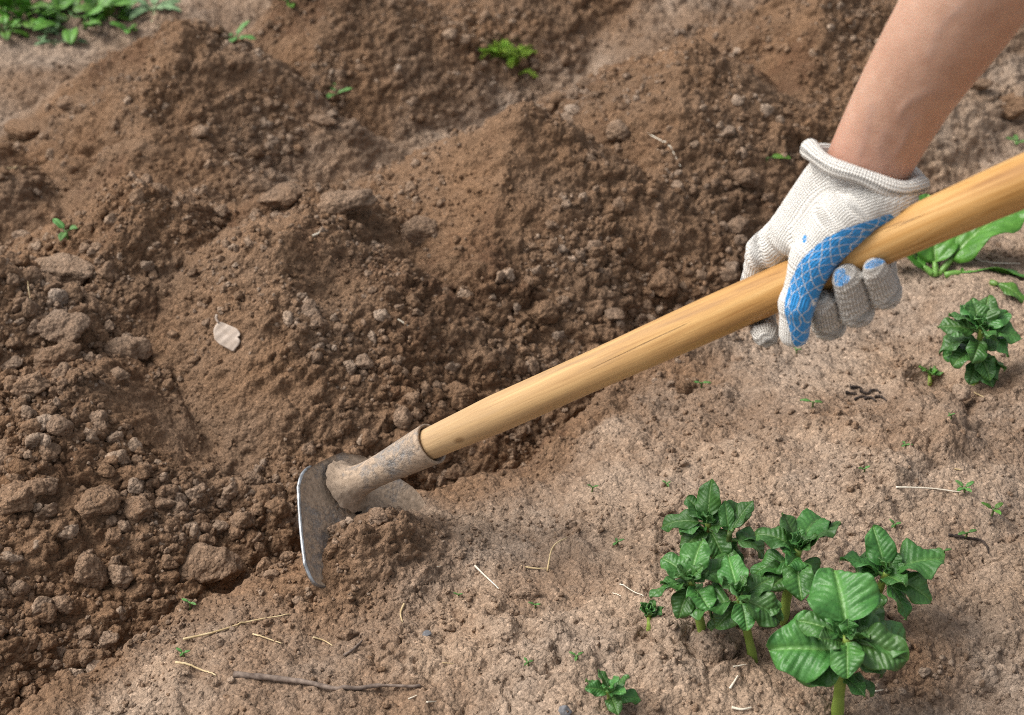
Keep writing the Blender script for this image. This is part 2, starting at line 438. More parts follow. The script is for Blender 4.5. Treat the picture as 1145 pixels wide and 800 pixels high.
def skin():
    t = NT("skin"); vec = t.coord('Object')
    n = t.noise(vec, 16, 4, .6); n2 = t.noise(vec, 95, 4, .6); v = t.n('ShaderNodeTexVoronoi'); v.inputs['Scale'].default_value = 900; t.l(vec, v.inputs['Vector'])
    col = t.ramp(t.math('ADD', t.math('MULTIPLY', n, .65), t.math('MULTIPLY', n2, .35)), [(.28, (.345, .190, .128)), (.5, (.435, .262, .185)), (.72, (.51, .330, .245))])
    vein = t.attr('tint').outputs['Fac']
    col = t.mix(t.math('MULTIPLY', vein, .28), col, (.30, .21, .18))
    red = t.attr('red').outputs['Fac']
    col = t.mix(t.math('MULTIPLY', red, .3), col, (.46, .19, .15))
    m = t.fin(col, .50, t.bump(v.outputs['Distance'], .28, .0006, t.bump(n2, .25, .001)), .38)
    t.b.inputs['Subsurface Weight'].default_value = .18; t.b.inputs['Subsurface Scale'].default_value = .006
    t.b.inputs['Subsurface Radius'].default_value = (1.0, .4, .25)
    return m
M_SKIN = skin()
def glove_mat():
    t = NT("knit_cotton"); k = t.attr('knit'); sep = t.n('ShaderNodeSeparateXYZ'); t.l(k.outputs['Vector'], sep.inputs[0])
    u, v = sep.outputs[0], sep.outputs[1]
    wob = t.math('MULTIPLY', t.math('SUBTRACT', t.noise(t.coord('Object'), 60, 3), .5), 1.4)
    uu = t.math('ADD', u, wob)
    P = 2.2   # mm between stitch columns
    ph = t.math('MULTIPLY', uu, 2*PI/P)
    colw = t.math('ABSOLUTE', t.math('SINE', t.math('MULTIPLY', ph, .5)))          # 0 in the gap between columns
    saw = t.math('ABSOLUTE', t.math('SUBTRACT', t.math('FRACT', t.math('DIVIDE', uu, P)), .5))
    rowp = t.math('ADD', t.math('MULTIPLY', v, 2*PI/1.7), t.math('MULTIPLY', saw, 5.0))
    row = t.math('MULTIPLY_ADD', t.math('SINE', rowp), .5, .5)
    h = t.math('MULTIPLY', t.math('POWER', colw, .6), t.math('MULTIPLY_ADD', row, .5, .5))
    fuzz = t.noise(t.coord('Object'), 1400, 3, .7); blot = t.noise(t.coord('Object'), 38, 4, .6)
    base = t.ramp(h, [(.0, (.42, .37, .31)), (.32, (.76, .73, .665)), (.8, (.90, .88, .83))])
    dirtm = t.attr('soil').outputs['Fac']
    dirtn = t.math('MULTIPLY', dirtm, t.ramp(t.math('ADD', t.math('MULTIPLY', fuzz, .4), t.math('MULTIPLY', blot, .7)), [(.3, .35), (.62, 1.0)]))
    base = t.mix(t.math('MULTIPLY', dirtn, .56, clamp=True), base, t.mix(h, (.19, .145, .105), (.46, .375, .285)))
    # blue rubber diamonds printed on the gripping side
    d1 = t.math('ABSOLUTE', t.math('SUBTRACT', t.math('FRACT', t.math('DIVIDE', t.math('ADD', uu, t.math('MULTIPLY', v, .8)), 7.0)), .5))
    d2 = t.math('ABSOLUTE', t.math('SUBTRACT', t.math('FRACT', t.math('DIVIDE', t.math('SUBTRACT', uu, t.math('MULTIPLY', v, .8)), 7.0)), .5))
    dm = t.math('MAXIMUM', d1, d2)
    lat = t.ramp(t.math('ADD', dm, t.math('MULTIPLY', t.math('SUBTRACT', fuzz, .5), .10)), [(.447, 1.0), (.482, .0)])
    bl = t.attr('blue').outputs['Fac']
    edge = t.ramp(t.math('ADD', bl, t.math('MULTIPLY', t.math('SUBTRACT', blot, .5), .55)), [(.46, .0), (.54, 1.0)])
    bm = t.math('MULTIPLY', lat, edge)
    bcol = t.ramp(fuzz, [(.3, (.012, .19, .50)), (.7, (.03, .32, .72))])
    bcol = t.mix(t.math('MULTIPLY', dirtn, .35), bcol, (.16, .15, .15))
    col = t.mix(bm, base, bcol)
    hh = t.math('MULTIPLY', h, t.math('SUBTRACT', 1.0, t.math('MULTIPLY', bm, .55)))
    nrm = t.bump(hh, 1.0, .0018, t.bump(fuzz, .4, .0005))
    nrm = t.bump(bm, .5, .0006, nrm)
    m = t.fin(col, t.mix(bm, (.95,)*3, (.5,)*3), nrm, .25)
    t.b.inputs['Sheen Weight'].default_value = .25
    return m
M_GLOVE = glove_mat()

# ------------------------------------------------------------------ ground sheet
def axis(lo, hi, fine_lo, fine_hi, d0, d1, grow=1.05):
    a = [fine_lo]; 
    while a[-1] < fine_hi:
        f = (a[-1]-fine_lo)/(fine_hi-fine_lo); a.append(a[-1] + d0 + (d1-d0)*f)
    st = d1
    while a[-1] < hi: st *= grow; a.append(a[-1]+st)
    st = d0; b = []
    x = fine_lo
    while x > lo: st *= grow; x -= st; b.append(x)
    return np.array(b[::-1] + a)
gx = axis(-40, 40, -1.02, 1.02, .0015, .0015); gy = axis(-6, 60, .80, 2.75, .0013, .0028)
GX, GY = np.meshgrid(gx, gy, indexing='ij')
X1 = GX.ravel(); Y1 = GY.ravel()
Z1, D1, L1 = terrain(X1, Y1)
# far away the beds level out
fo = sstep(4, 9, np.hypot(X1, Y1)); Z1 = Z1*(1-fo)
Z0 = terrain(X1, Y1, False)[0]*(1-fo)
gz = np.gradient(Z0.reshape(GX.shape), gx, gy); gxx, gyy = np.clip(gz[0].ravel(), -1.2, 1.2), np.clip(gz[1].ravel(), -1.2, 1.2)
nl_ = np.sqrt(gxx**2 + gyy**2 + 1); dz = (Z1 - Z0)      # fine relief stands square on the slope, not straight up
me = make_mesh("garden_soil", np.stack([X1 - gxx/nl_*dz, Y1 - gyy/nl_*dz, Z0 + dz/nl_], 1), grid_faces(len(gx), len(gy)))
attr(me, "tint", D1)
g = link("garden_soil", me, M_SOIL); g['kind'] = 'structure'
tag(g, "brown garden soil raked into rows, dark where dug and pale where dry", "soil")

# ------------------------------------------------------------------ clods
def ico(n):
    import bmesh
    bm = bmesh.new(); bmesh.ops.create_icosphere(bm, subdivisions=n, radius=1)
    V = np.array([v.co[:] for v in bm.verts]); F = np.array([[v.index for v in f.verts] for f in bm.faces]); bm.free()
    return V, F
ICO = {n: ico(n) for n in (1, 2, 3, 4, 5)}
def clod_shape(n, seed, facets=14, rough=.06, flat=.8, sharp=24):
    r_ = np.random.default_rng(seed); D, F = ICO[n]
    N = r_.normal(size=(facets, 3)); N /= np.linalg.norm(N, axis=1)[:, None]; hh = r_.uniform(.72, 1.05, facets)
    dots = D @ N.T
    q = np.where(dots > .05, hh / np.maximum(dots, .05), 9.0)
    r = np.minimum(q.min(1), 1.25)
    r = -np.log(np.exp(-sharp*np.minimum(q, 3)).sum(1) + math.exp(-sharp*1.25)) / sharp
    for k, a in ((2.5, 1.6), (5, 1.0), (10, .6), (19, .38), (37, .22)):
        if k > 3 and n < 3 and k > 12: continue
        for _ in range(4):
            w = r_.normal(size=3)*k; r = r + a*rough*.5*np.sin(D @ w + r_.uniform(0, 6.3))
    V = D * r[:, None] * np.array([1, r_.uniform(.72, 1), flat*r_.uniform(.8, 1)])
    return V / np.abs(V).max(), F
def rot_rand(n, r_):
    q = r_.normal(size=(n, 4)); q /= np.linalg.norm(q, axis=1)[:, None]; w, x, y, z = q.T
    return np.stack([np.stack([1-2*(y*y+z*z), 2*(x*y-z*w), 2*(x*z+y*w)], -1), np.stack([2*(x*y+z*w), 1-2*(x*x+z*z), 2*(y*z-x*w)], -1),
                     np.stack([2*(x*z-y*w), 2*(y*z+x*w), 1-2*(x*x+y*y)], -1)], -2)

# big clods one can point to: px, py (centre), width px, height px, dryness, label
BIG = [
 (233,628,66,44,.80,"large pale rounded soil clod at the furrow lip, biggest left of the hoe blade"),
 (103,633,40,42,.74,"pale clod with a dark cleft, left neighbour of the big rounded clod near the lip"),
 (137,640,25,32,.70,"upright egg-shaped pale clod between the cleft clod and the largest rounded clod"),
 (22,553,44,38,.72,"flat-topped pale clod at the left edge of the photo, above the bottom corner"),
 (54,538,30,26,.66,"angular pale clod just right of the flat-topped clod at the left edge"),
 (108,556,48,42,.42,"big grey-brown angular clod half sunk in the dark furrow slope"),
 (155,566,32,30,.58,"medium clod touching the right side of the half sunk grey-brown clod"),
 (70,396,54,38,.56,"wide brown clod with an overhanging right side below the upright straw"),
 (38,427,42,36,.50,"squarish brown clod stacked below the wide overhanging clod at left"),
 (144,385,46,42,.68,"large pale wedge-shaped clod left of the dead leaf"),
 (76,297,72,40,.62,"broad crusty slab of soil with a green shoot above it, upper left"),
 (76,327,32,28,.28,"reddish brown angular clod tucked under the broad crusty slab"),
 (74,361,50,44,.60,"tall pale clod leaning in the hollow beneath the reddish brown clod"),
 (14,404,28,18,.92,"small very pale flat clod at the left edge beside the upright straw"),
 (133,418,24,20,.62,"small pale clod directly below the large wedge-shaped clod"),
 (384,222,66,38,.60,"long grey slab of dry crust lying on the crest between two heaps"),
 (318,217,52,30,.38,"brown lump of moist soil on the back crest left of the grey slab"),
 (470,258,42,34,.66,"pale rough clod on the slope right of and below the grey slab"),
 (604,346,36,28,.22,"dark moist clod on the middle slope above the hoe handle"),
 (740,312,36,28,.20,"dark round clod lying in the furrow nearest the gloved hand"),
 (686,350,22,18,.74,"pale pebble-like clod just above the middle of the wooden handle"),
 (520,327,18,17,.74,"pale round clod halfway down the slope in the centre"),
 (515,440,32,30,.30,"reddish brown slab of soil just above the lower part of the wooden handle"),
 (643,121,22,16,.80,"pale block-like clod on the crest beside a dark gap in the middle ridge"),
 (635,132,34,11,.86,"flat pale flake of crust lying in front of the block-like clod on the ridge"),
 (690,146,28,24,.70,"pale clod right of the ridge crest, above the curved pale root"),
 (833,196,32,28,.42,"grey-brown rounded clod left of the glove cuff"),
 (825,249,28,20,.72,"pale clod at the foot of the slope beside the glove"),
 (657,91,24,14,.48,"brown flat clod on the far ridge below the feathery clump"),
 (813,145,20,16,.72,"pale clod high on the dark slope left of the bare wrist"),
 (77,115,26,17,.50,"brown clod at the foot of the far left heap, in the upper left"),
 (36,140,56,20,.34,"long dark lump of soil at the left edge in the upper left"),
 (224,147,20,15,.68,"pale clod in the middle of the far left heap's face"),
 (301,115,24,12,.52,"flat brown clod on the right side of the far left heap"),
 (248,238,24,18,.54,"smooth brown clod on the back crest above the dead leaf"),
 (362,131,30,15,.58,"low wide clod just below the small two-leaved sprout, upper centre left"),
 (590,660,34,26,.78,"rounded lump of pale dry soil between the hoe blade and the potato shoots"),
 (1073,437,20,22,.74,"pale angular clod under the small potato plant at right"),
 (1130,115,40,28,.44,"brown lump at the right edge above the wooden handle"),
 (1092,92,34,20,.40,"low brown lump right of the forearm"),
 (387,707,26,20,.70,"rounded pale lump of soil in front of the hoe blade, above the long twig"),
 (766,431,24,22,.10,"nearly black crumbly lump under the wooden handle near the thumb"),
 (305,640,18,12,.62,"small clod on the lip right of the biggest rounded clod"),
 (185,560,22,20,.55,"brown clod on the dark slope between two grey-brown clods and the hoe"),
 (285,600,22,18,.50,"clod in the dark furrow upper right of the biggest rounded clod"),
 (262,593,18,20,.60,"narrow pale clod standing above the biggest rounded clod"),
 (190,625,22,20,.35,"dark brown clod between the egg-shaped clod and the biggest rounded clod"),
]
taken = []
for q_ in ((350,620),(356,640),(372,585),(390,570),(400,580),(430,565),(455,560)):
    P = hit(*q_); taken.append((P[0], P[1], .020))
for q_ in ((256,376),(250,366),(262,384),(258,370)):
    P = hit(*q_); taken.append((P[0], P[1], .018))
for i, (px, py, w, h, dry, lab) in enumerate(BIG):
    P = hit(px, py + h*.30); mm = depth_of(P)/FPX
    V, F = clod_shape(5 if w > 30 else 4, 100+i, 11, .065, .9)
    sx = w*.5*mm*1.2; sz = h*.5*mm*1.25
    V = V * np.array([sx, (sx+sz)*.5, sz])
    me = make_mesh("soil_clod", V, F); attr(me, "tint", np.full(len(V), dry*.85+.14))
    o = link("soil_clod", me, M_CLOD); o.location = (P[0], P[1], P[2] + sz*.30); o.rotation_euler = (0, 0, rng.uniform(-.4, .4))
    tag(o, lab, "soil clod"); taken.append((P[0], P[1], sx*.9))

# everything smaller: random scatter, sizes by a power law; the largest become objects, the rest crumbs
N = 520000
cx = rng.uniform(-.95, .95, N); cy = rng.uniform(.80, 2.6, N)
keep = np.abs(cx) < .30 + .26*cy
cx = cx[keep]; cy = cy[keep]
cs, co = so(cx, cy); ch, cdry, cl = terrain(cx, cy)
foot = np.exp(-((co-1.0)/.085)**2) + .55*np.exp(-((co-1.12)/.10)**2) + .35*np.exp(-((co-1.36)/.1)**2) + .3*np.exp(-((co-1.62)/.08)**2)
foot = foot*(1 + 1.3*np.exp(-((cs-.42)/.30)**2)) + .5*np.exp(-((cs-.42)/.2)**2)*np.exp(-((co-1.15)/.15)**2)
for (bx, by, br, bd_) in LUMPS[:3]: foot = foot + .35*np.exp(-((cx-bx)**2+(cy-by)**2)/(br*1.1)**2)
clump = np.clip(.55 + 1.1*fbm(cx*9, cy*9, 91, 3), .08, 1.6)
dens = cl*(.12 + .16*(co > 1.3) + .06*(co > 1.1) + .34*np.clip(foot, 0, 2.0))*clump + (1-cl)*.10*clump
dens *= np.where(cy < 1.6, 1.0, .75)
sel = rng.uniform(0, 1.25, len(cx)) < dens
cx, cy, ch, cdry, cl, foot, co = (a[sel] for a in (cx, cy, ch, cdry, cl, foot, co))
n = len(cx)
uu = rng.uniform(0, 1, n)
rad = np.where(cl > .35, .0016, .0011)*(1-uu*.9985)**(-1/np.where(cl > .35, 1.95, 2.3))
rmax = np.where(cl > .35, .0058 + .0030*(co > 1.3) + .0052*np.clip(foot, 0, 1.3), .0046)
rad = np.minimum(rad, rmax*rng.uniform(.6, 1.0, n))
ok = np.ones(n, bool)
for (tx, ty, tr) in taken: ok &= ((cx-tx)**2 + (cy-ty)**2) > (tr*.8)**2
cx, cy, ch, cdry, cl, foot, rad = (a[ok] for a in (cx, cy, ch, cdry, cl, foot, rad)); n = len(cx)
dryc = np.where(cl > .35, cdry*.4 + rng.normal(.40, .20, n) + .26*(rng.uniform(0, 1, n) > .72), cdry + rng.normal(-.06, .10, n)).clip(.20, 1)
appar = rad / np.hypot(cy, CAM_H)
order = np.argsort(-appar)
inview = lambda x, y: abs(x) < .305*(y*cth + CAM_H*sth) and .9 < y < 2.25
things, rest = [], []
for i in order:
    if len(things) < 245 and inview(cx[i], cy[i]): things.append(i)
    else: rest.append(i)
VARM = []
for k in range(24):
    V, F = clod_shape(4, 500+k, 9 + k % 4, .065, .85)
    me = make_mesh("soil_clod", V, F); attr(me, "tint", np.full(len(V), .25 + .72*(k % 8)/7)); me.materials.append(M_CLOD); VARM.append(me)
rot3 = rot_rand(len(things), rng)
for q, i in enumerate(things):
    lvl = int(np.clip(round((dryc[i]-.25)/.72*7), 0, 7)); me = VARM[lvl + 8*rng.integers(0, 3)]
    o = bpy.data.objects.new("soil_clod", me); COL.objects.link(o)
    o.location = (cx[i], cy[i], ch[i] + rad[i]*.25); o.scale = (rad[i]*1.1,)*3
    o.rotation_euler = Matrix(rot3[q].tolist()).to_euler()
    s_, o_ = so(cx[i], cy[i])
    zone = ("small lump of dry soil on the pale planted bed in the foreground", "loose lumps on the pale bed") if o_ < .9 else \
           ("loose soil clod among many in the dark dug furrow along the pale bed", "clods in the near furrow") if o_ < 1.10 else \
           ("loose soil clod on the earthed-up middle ridge of heaps", "clods on the middle ridge") if o_ < 1.45 else \
           ("blurred soil clod on the far heaps at the top of the photo", "clods on the far heaps")
    tag(o, zone[0], "soil clod", zone[1])
rest = np.array(rest); print('crumbs', len(rest), 'big', int((rad[rest] > .0026).sum()))
def scatter(idx, nsub, nvar, seed0, facets):
    r_ = np.random.default_rng(seed0); shapes = [clod_shape(nsub, seed0+k, facets, .09 if nsub > 1 else .12, .85) for k in range(nvar)]
    var = r_.integers(0, nvar, len(idx)); Vs, Fs, Ts = [], [], []; n0 = 0
    for k in range(nvar):
        ii = idx[var == k]
        if not len(ii): continue
        V, F = shapes[k]; R = rot_rand(len(ii), r_)
        W = np.einsum('nij,vj->nvi', R, V)*rad[ii][:, None, None]*1.1
        W[..., 0] += cx[ii][:, None]; W[..., 1] += cy[ii][:, None]; W[..., 2] += (ch[ii] + rad[ii]*.22)[:, None]
        nv = len(V); Vs.append(W.reshape(-1, 3)); Ts.append(np.repeat(dryc[ii], nv))
        Fs.append((F[None] + (np.arange(len(ii))*nv)[:, None, None]).reshape(-1, 3) + n0); n0 += len(ii)*nv
    return np.concatenate(Vs), np.concatenate(Fs), np.concatenate(Ts)
bigr = rest[rad[rest] > .0026]; smallr = rest[rad[rest] <= .0026]
A = scatter(bigr, 3, 16, 900, 12); B = scatter(smallr, 2, 16, 950, 9)
V = np.concatenate([A[0], B[0]]); F = np.concatenate([A[1], B[1] + len(A[0])])
me = make_mesh("soil_crumbs", V, F); attr(me, "tint", np.concatenate([A[2], B[2]]))
o = link("soil_crumbs", me, M_SOIL); o['kind'] = 'stuff'
tag(o, "fine loose crumbs of soil strewn over the furrow, heaps and bed", "soil crumbs")

# ------------------------------------------------------------------ hoe
ZB = .040
O_bl = at_z(396, 541, ZB)                       # middle of the blade's shoulder line
D_B = depth_of(O_bl)
HAND = at_depth(930, 302, D_B*.765)
a3 = unit(HAND - at_depth(483, 496, D_B*.955))  # handle axis, blade -> grip
wv = unit(np.array([-a3[1], a3[0], 0])); wv = wv if wv[1] > 0 else -wv
dv = np.cross(a3, wv); dv = dv if dv[2] < 0 else -dv
ph = math.radians(43)
bw = wv*math.cos(ph) + dv*math.sin(ph); bd = dv*math.cos(ph) - wv*math.sin(ph)
# the blade leans a little: its cutting edge drawn in towards the handle
lean = math.radians(4); bd = unit(bd*math.cos(lean) + a3*math.sin(lean))
bn = unit(np.cross(bw, bd)); bn = bn if bn @ a3 > 0 else -bn
hoe = empty("garden_hoe", O_bl)
tag(hoe, "garden hoe with a pale wooden handle and soil-caked steel blade biting into the furrow edge", "hoe")
# blade: a curved plate, local grid (u across, v down)
nu, nv = 61, 41
U = np.linspace(-1, 1, nu)[:, None]*np.ones((1, nv)); Vv = np.ones((nu, 1))*np.linspace(0, 1, nv)[None, :]
HW, HT = .0705, .101
def topedge(u):
    c = np.abs(u)
    return -.027*np.clip(1 - (np.maximum(c-.16, 0)/.72)**1.15, 0, 1) + .016*np.maximum(0, (c-.80)/.20)**2.4
def botedge(u): return HT - .016*np.maximum(0, (np.abs(u)-.80)/.20)**2.4
tp = topedge(U); bt = botedge(U)
dd = tp + (bt-tp)*Vv
uw = U*HW*(1 + .03*Vv)
curv = .010*(U**2) + .006*((Vv-.4)**2)*1.0
def plate(off):
    thick = off
    return O_bl + uw[..., None]*bw + dd[..., None]*bd + (curv[..., None] + thick)*bn
F1 = grid_faces(nu, nv); top = plate(.0016).reshape(-1, 3); bot = plate(-.0016).reshape(-1, 3)
mb = MB()
ring = np.concatenate([np.arange(nu)*nv, (nu-1)*nv + np.arange(1, nv), (np.arange(nu-2, -1, -1))*nv + nv-1, np.arange(nv-2, 0, -1)])
m = len(ring); r2 = np.roll(ring, -1); n0 = nu*nv
tint = np.clip(.30*np.ones(n0) - .5*(dd.ravel() < .0)*0, 0, 1)
Vall = np.concatenate([top, bot])
mb.add(Vall, F1, 0, np.concatenate([tint, tint])); mb.F.append(F1[:, ::-1] + n0); mb.M.append(np.full(len(F1), 0))
mb.F.append(np.stack([ring, r2, r2+n0, ring+n0], 1)); mb.M.append(np.full(m, 1))
blade = mb.build("blade", [M_STEEL, M_EDGE], hoe, origin=O_bl)
# bright worn rim along the side and cutting edge, as a thin rolled bead of the plate
rimP = [plate(0)[0, j] for j in range(3, nv)]
rimP = [plate(0)[i, 0] for i in range(8, 0, -2)] + [plate(0)[0, j] for j in range(0, nv, 2)] + [plate(0)[i, nv-1] for i in range(2, nu, 2)]
mb = MB(); add_tube(mb, smooth_path(rimP, 120), .0017, 8); mb.build("worn_edge", M_EDGE, blade, origin=O_bl)
# socket: forged tube from the blade neck up to the collar
def ring_loft(centers, radii, normals_axis, k=40, squash=None):
    out = []
    for c, r, ax in zip(centers, radii, normals_axis):
        e1 = unit(bw - ax*(bw @ ax)); e2 = np.cross(ax, e1)
        an = np.arange(k)*2*PI/k
        out.append(c + r[0]*np.cos(an)[:, None]*e1 + r[1]*np.sin(an)[:, None]*e2)
    return np.array(out)
S1 = at_depth(483, 496, D_B*.955)                # collar centre
S0 = O_bl - .012*bw + .006*bd + .006*bn          # on the blade face
ax_s = unit(S1 - S0); Ls = np.linalg.norm(S1 - S0)
ts = np.array([0, .03, .07, .12, .2, .3, .42, .55, .7, .85, .97, 1.0])
rw = np.array([.0275, .0215, .0172, .0150, .0135, .0132, .0136, .0146, .0159, .0171, .0180, .0182])
rd = np.array([.0240, .0190, .0158, .0140, .0130, .0129, .0134, .0145, .0158, .0170, .0179, .0181])
k = 48
C = [S0 + ax_s*Ls*t for t in ts]
outer = ring_loft(C, list(zip(rw, rd)), [ax_s]*len(ts), k)
jit = 1 + .012*np.sin(np.arange(k)*3*2*PI/k)[None, :, None]*np.linspace(0,1,len(ts))[:, None, None]
Cc = np.array(C)[:, None, :]; outer = Cc + (outer - Cc)*jit
lumpn = perlin(np.arange(k)[None, :]*.45*np.ones((len(ts), 1)), ts[:, None]*22*np.ones((1, k)), 88) + .5*perlin(np.arange(k)[None, :]*1.1*np.ones((len(ts), 1)), ts[:, None]*50*np.ones((1, k)), 89)
outer = Cc + (outer - Cc)*(1 + .10*lumpn*np.clip(1-ts/.30, 0, 1)[:, None])[..., None]      # dried soil caked on the neck
inner = ring_loft([S0 + ax_s*Ls*t for t in (1.0, .9, .6)], [(.0160, .0160), (.0150, .0150), (.012, .012)], [ax_s]*3, k)
allr = np.concatenate([outer, inner]); nr = len(allr)
i, j = np.meshgrid(np.arange(nr-1), np.arange(k), indexing='ij'); j2 = (j+1) % k
Fq = np.stack([i*k+j, i*k+j2, (i+1)*k+j2, (i+1)*k+j], -1).reshape(-1, 4)
mb = MB(); tin = np.repeat(np.concatenate([[.9, .8, .7, .5, .3], np.full(nr-5, .12)]), k)
mb.add(allr.reshape(-1, 3), Fq, 0, tin)
sock = mb.build("socket", M_STEEL, hoe, origin=O_bl)
# rivet hole below the neck: solid plug, the hole's shade put into its near-black colour
rv = O_bl - .002*bw + .026*bd + .0125*bn*0 + .0035*bn
mb = MB(); add_tube(mb, [rv - bn*.002, rv + bn*.0005], [.0042, .0042], 16)
mb.build("rivet_hole_shade", simple("hole_shade", (.01,.008,.007), (.02,.016,.013), 80, .95), blade, origin=O_bl)
# handle: built along local X, then turned to the axis
H0 = S1 - a3*.022
HL = 1.30
nn = 240; tt = np.linspace(0, 1, nn); xs = tt*HL
kk = 56; an = np.arange(kk)*2*PI/kk
r0 = .0150 + .0008*sstep(0, .30, xs) + .0006*np.sin(xs*9+1) + .0005*np.sin(xs*23)
r0 = np.where(xs < .125, np.minimum(r0, .0136 + (xs-.02)*.030), r0)      # whittled to fit the socket
endr = np.sqrt(np.clip(1 - ((xs - (HL-.018))/.018).clip(0, 1)**2, 0, 1)); r0 = r0*np.maximum(endr, .02)
rr = np.ones((nn, kk))*r0[:, None]
fl = np.random.default_rng(3)
for q in range(9):                                # knife facets near the socket end
    a0 = fl.uniform(0, 2*PI); xc = fl.uniform(.06, .20); ln = fl.uniform(.03, .07)
    wgt = np.exp(-((xs-xc)/ln)**4)[:, None]
    lim = (r0[:, None]*.955) / np.maximum(np.cos(an[None, :]-a0), .2)
    rr = np.where(rr > lim, rr + (lim-rr)*wgt, rr)
rr *= 1 + .010*np.sin(3*an[None, :]+xs[:, None]*4) + .006*np.sin(5*an[None, :]-xs[:, None]*11)
cyv = .0030*np.sin(xs*3.0) ; czv = .0035*np.sin(xs*2.4+.5) - .0035*math.sin(.5)
HV = np.stack([np.repeat(xs, kk), (cyv[:, None] + rr*np.cos(an)[None, :]).ravel(), (czv[:, None] + rr*np.sin(an)[None, :]).ravel()], 1)
i, j = np.meshgrid(np.arange(nn-1), np.arange(kk), indexing='ij'); j2 = (j+1) % kk
HF = np.stack([i*kk+j, i*kk+j2, (i+1)*kk+j2, (i+1)*kk+j], -1).reshape(-1, 4)
me = make_mesh("handle", HV, [HF, np.arange(kk)[None, ::-1], ((nn-1)*kk+np.arange(kk))[None, :]])
hd = link("handle", me, M_WOOD, hoe)
ah = unit(HAND - H0)
q3 = unit((CAM-HAND) - ah*((CAM-HAND) @ ah)); p3 = np.cross(q3, ah)      # q toward the camera, p up-left across the handle
if p3[2] < 0: p3 = -p3
Mx = Matrix(((ah[0], p3[0], q3[0], H0[0]-O_bl[0]), (ah[1], p3[1], q3[1], H0[1]-O_bl[1]), (ah[2], p3[2], q3[2], H0[2]-O_bl[2]), (0, 0, 0, 1)))
if Mx.to_3x3().determinant() < 0:
    Mx = Matrix(((ah[0], -p3[0], q3[0], H0[0]-O_bl[0]), (ah[1], -p3[1], q3[1], H0[1]-O_bl[1]), (ah[2], -p3[2], q3[2], H0[2]-O_bl[2]), (0, 0, 0, 1)))
hd.matrix_local = Mx

# ------------------------------------------------------------------ gloved hand (signed distance field, meshed with surface nets)
def loc(px, py, w):                # pixel + offset toward the camera (mm) -> hand frame (mm)
    P = at_plane(px, py, HAND + q3*w*.001, q3); d = (P - HAND)*1000
    return np.array([d @ ah, d @ p3, d @ q3])
def toworld(L): L = np.asarray(L)/1000.0; return HAND + L[..., 0:1]*ah + L[..., 1:2]*p3 + L[..., 2:3]*q3
def T(px, py, w): return loc(px, py, w)
WL, WM, WR = T(936,197,-6), T(962,208,-4), T(990,217,-2)
iM = T(853,281,-8); mM = iM + np.array([30, 2, -10]); rM = iM + np.array([58, 0, -14]); kM = iM + np.array([84, -6, -14])
def st(px, py, w=0): v = T(px, py, w); return v[0], v[1]
s_i, t_i = st(857,374); s_m, t_m = st(926,352); s_r, t_r = st(954,322); s_k, t_k = st(986,313)
PARTS = [   # name, chain of (point, radius)
 ("palm", [(WL, 19), (iM + np.array([6, -2, 0]), 12.5)]), ("palm", [(WM, 20), (mM, 14)]), ("palm", [(WR, 19), (rM, 14)]), ("palm", [(WR, 18), (kM, 13)]),
 ("palm", [(iM, 11.5), (mM, 13.5), (rM, 13.5), (kM, 12)]),
 ("thumb", [(WR, 18.5), (T(948,243,12), 18), (T(908,292,22), 14.5), (T(891,340,27), 11.2), (T(888,372,21), 10.4)]),
 ("palm2", [(WM, 19), (T(915,262,8), 17)]), ("palm2", [(WL, 17), (T(890,262,2), 16)]),
 ("index", [(iM, 11.8), (T(846,316,-27), 11), (T(850,352,-18), 10), (T(856,374,1), 9.4)]),
 ("middle", [(mM, 12), (T(908,318,-29), 11.2), (T(927,362,-10), 11.2), (T(921,340,13), 9.4)]),
 ("ring", [(rM, 12), (T(948,312,-29), 11.2), (T(957,346,-3), 12.0), (T(948,312,20), 10.0)]),
 ("little", [(kM, 11), (T(984,296,-27), 10.2), (T(989,327,-4), 11.0), (T(979,303,18), 8.6)]),
]
allp = np.array([p for _, c in PARTS for p, r in c]); lo = allp.min(0)-24; hi = allp.max(0)+24
VS = 1.05
ax_ = [np.arange(lo[d], hi[d]+VS, VS) for d in range(3)]
G = np.stack(np.meshgrid(*ax_, indexing='ij'), -1).astype(np.float32)
def capsule(Pt, a, ra, b, rb):
    ab = (b-a).astype(np.float32); t_ = np.clip(((Pt-a.astype(np.float32)) @ ab)/(ab @ ab), 0, 1)
    c = a.astype(np.float32) + t_[..., None]*ab
    return np.sqrt(((Pt-c)**2).sum(-1)) - (ra + (rb-ra)*t_), t_
def smin(a, b, k):
    h = np.clip(.5+.5*(b-a)/k, 0, 1); return b + (a-b)*h - k*h*(1-h)
def group_sdf(names, k):
    f = None
    for nm, ch_ in PARTS:
        if nm not in names: continue
        for (a, ra), (b, rb) in zip(ch_[:-1], ch_[1:]):
            d, _ = capsule(G, a, ra, b, rb); f = d if f is None else smin(f, d, k)
    return f
f_palm = group_sdf(("palm", "palm2"), 9.0)
f = smin(f_palm, group_sdf(("thumb",), 5.0), 7.0)
fing = None
for nm in ("index", "middle", "ring", "little"):
    d = group_sdf((nm,), 3.0) + (.45*np.sin(G[..., 1]*.95 + G[..., 2]*.75 + .5*np.sin(G[..., 0]*.5)) + .35*np.sin(G[..., 0]*.8 + G[..., 2]*.5 + 2))*np.clip((8-G[..., 1])/20, 0, 1); d = smin(d, f_palm + 3, 4.0) if nm != "x" else d
    fing = d if fing is None else smin(fing, d, .6)
f = smin(f, fing, 1.2)
# the glove lies on the handle: carve the handle out
hx = np.sqrt(G[..., 1]**2 + G[..., 2]**2) - 15.4
f = np.maximum(f, -hx)
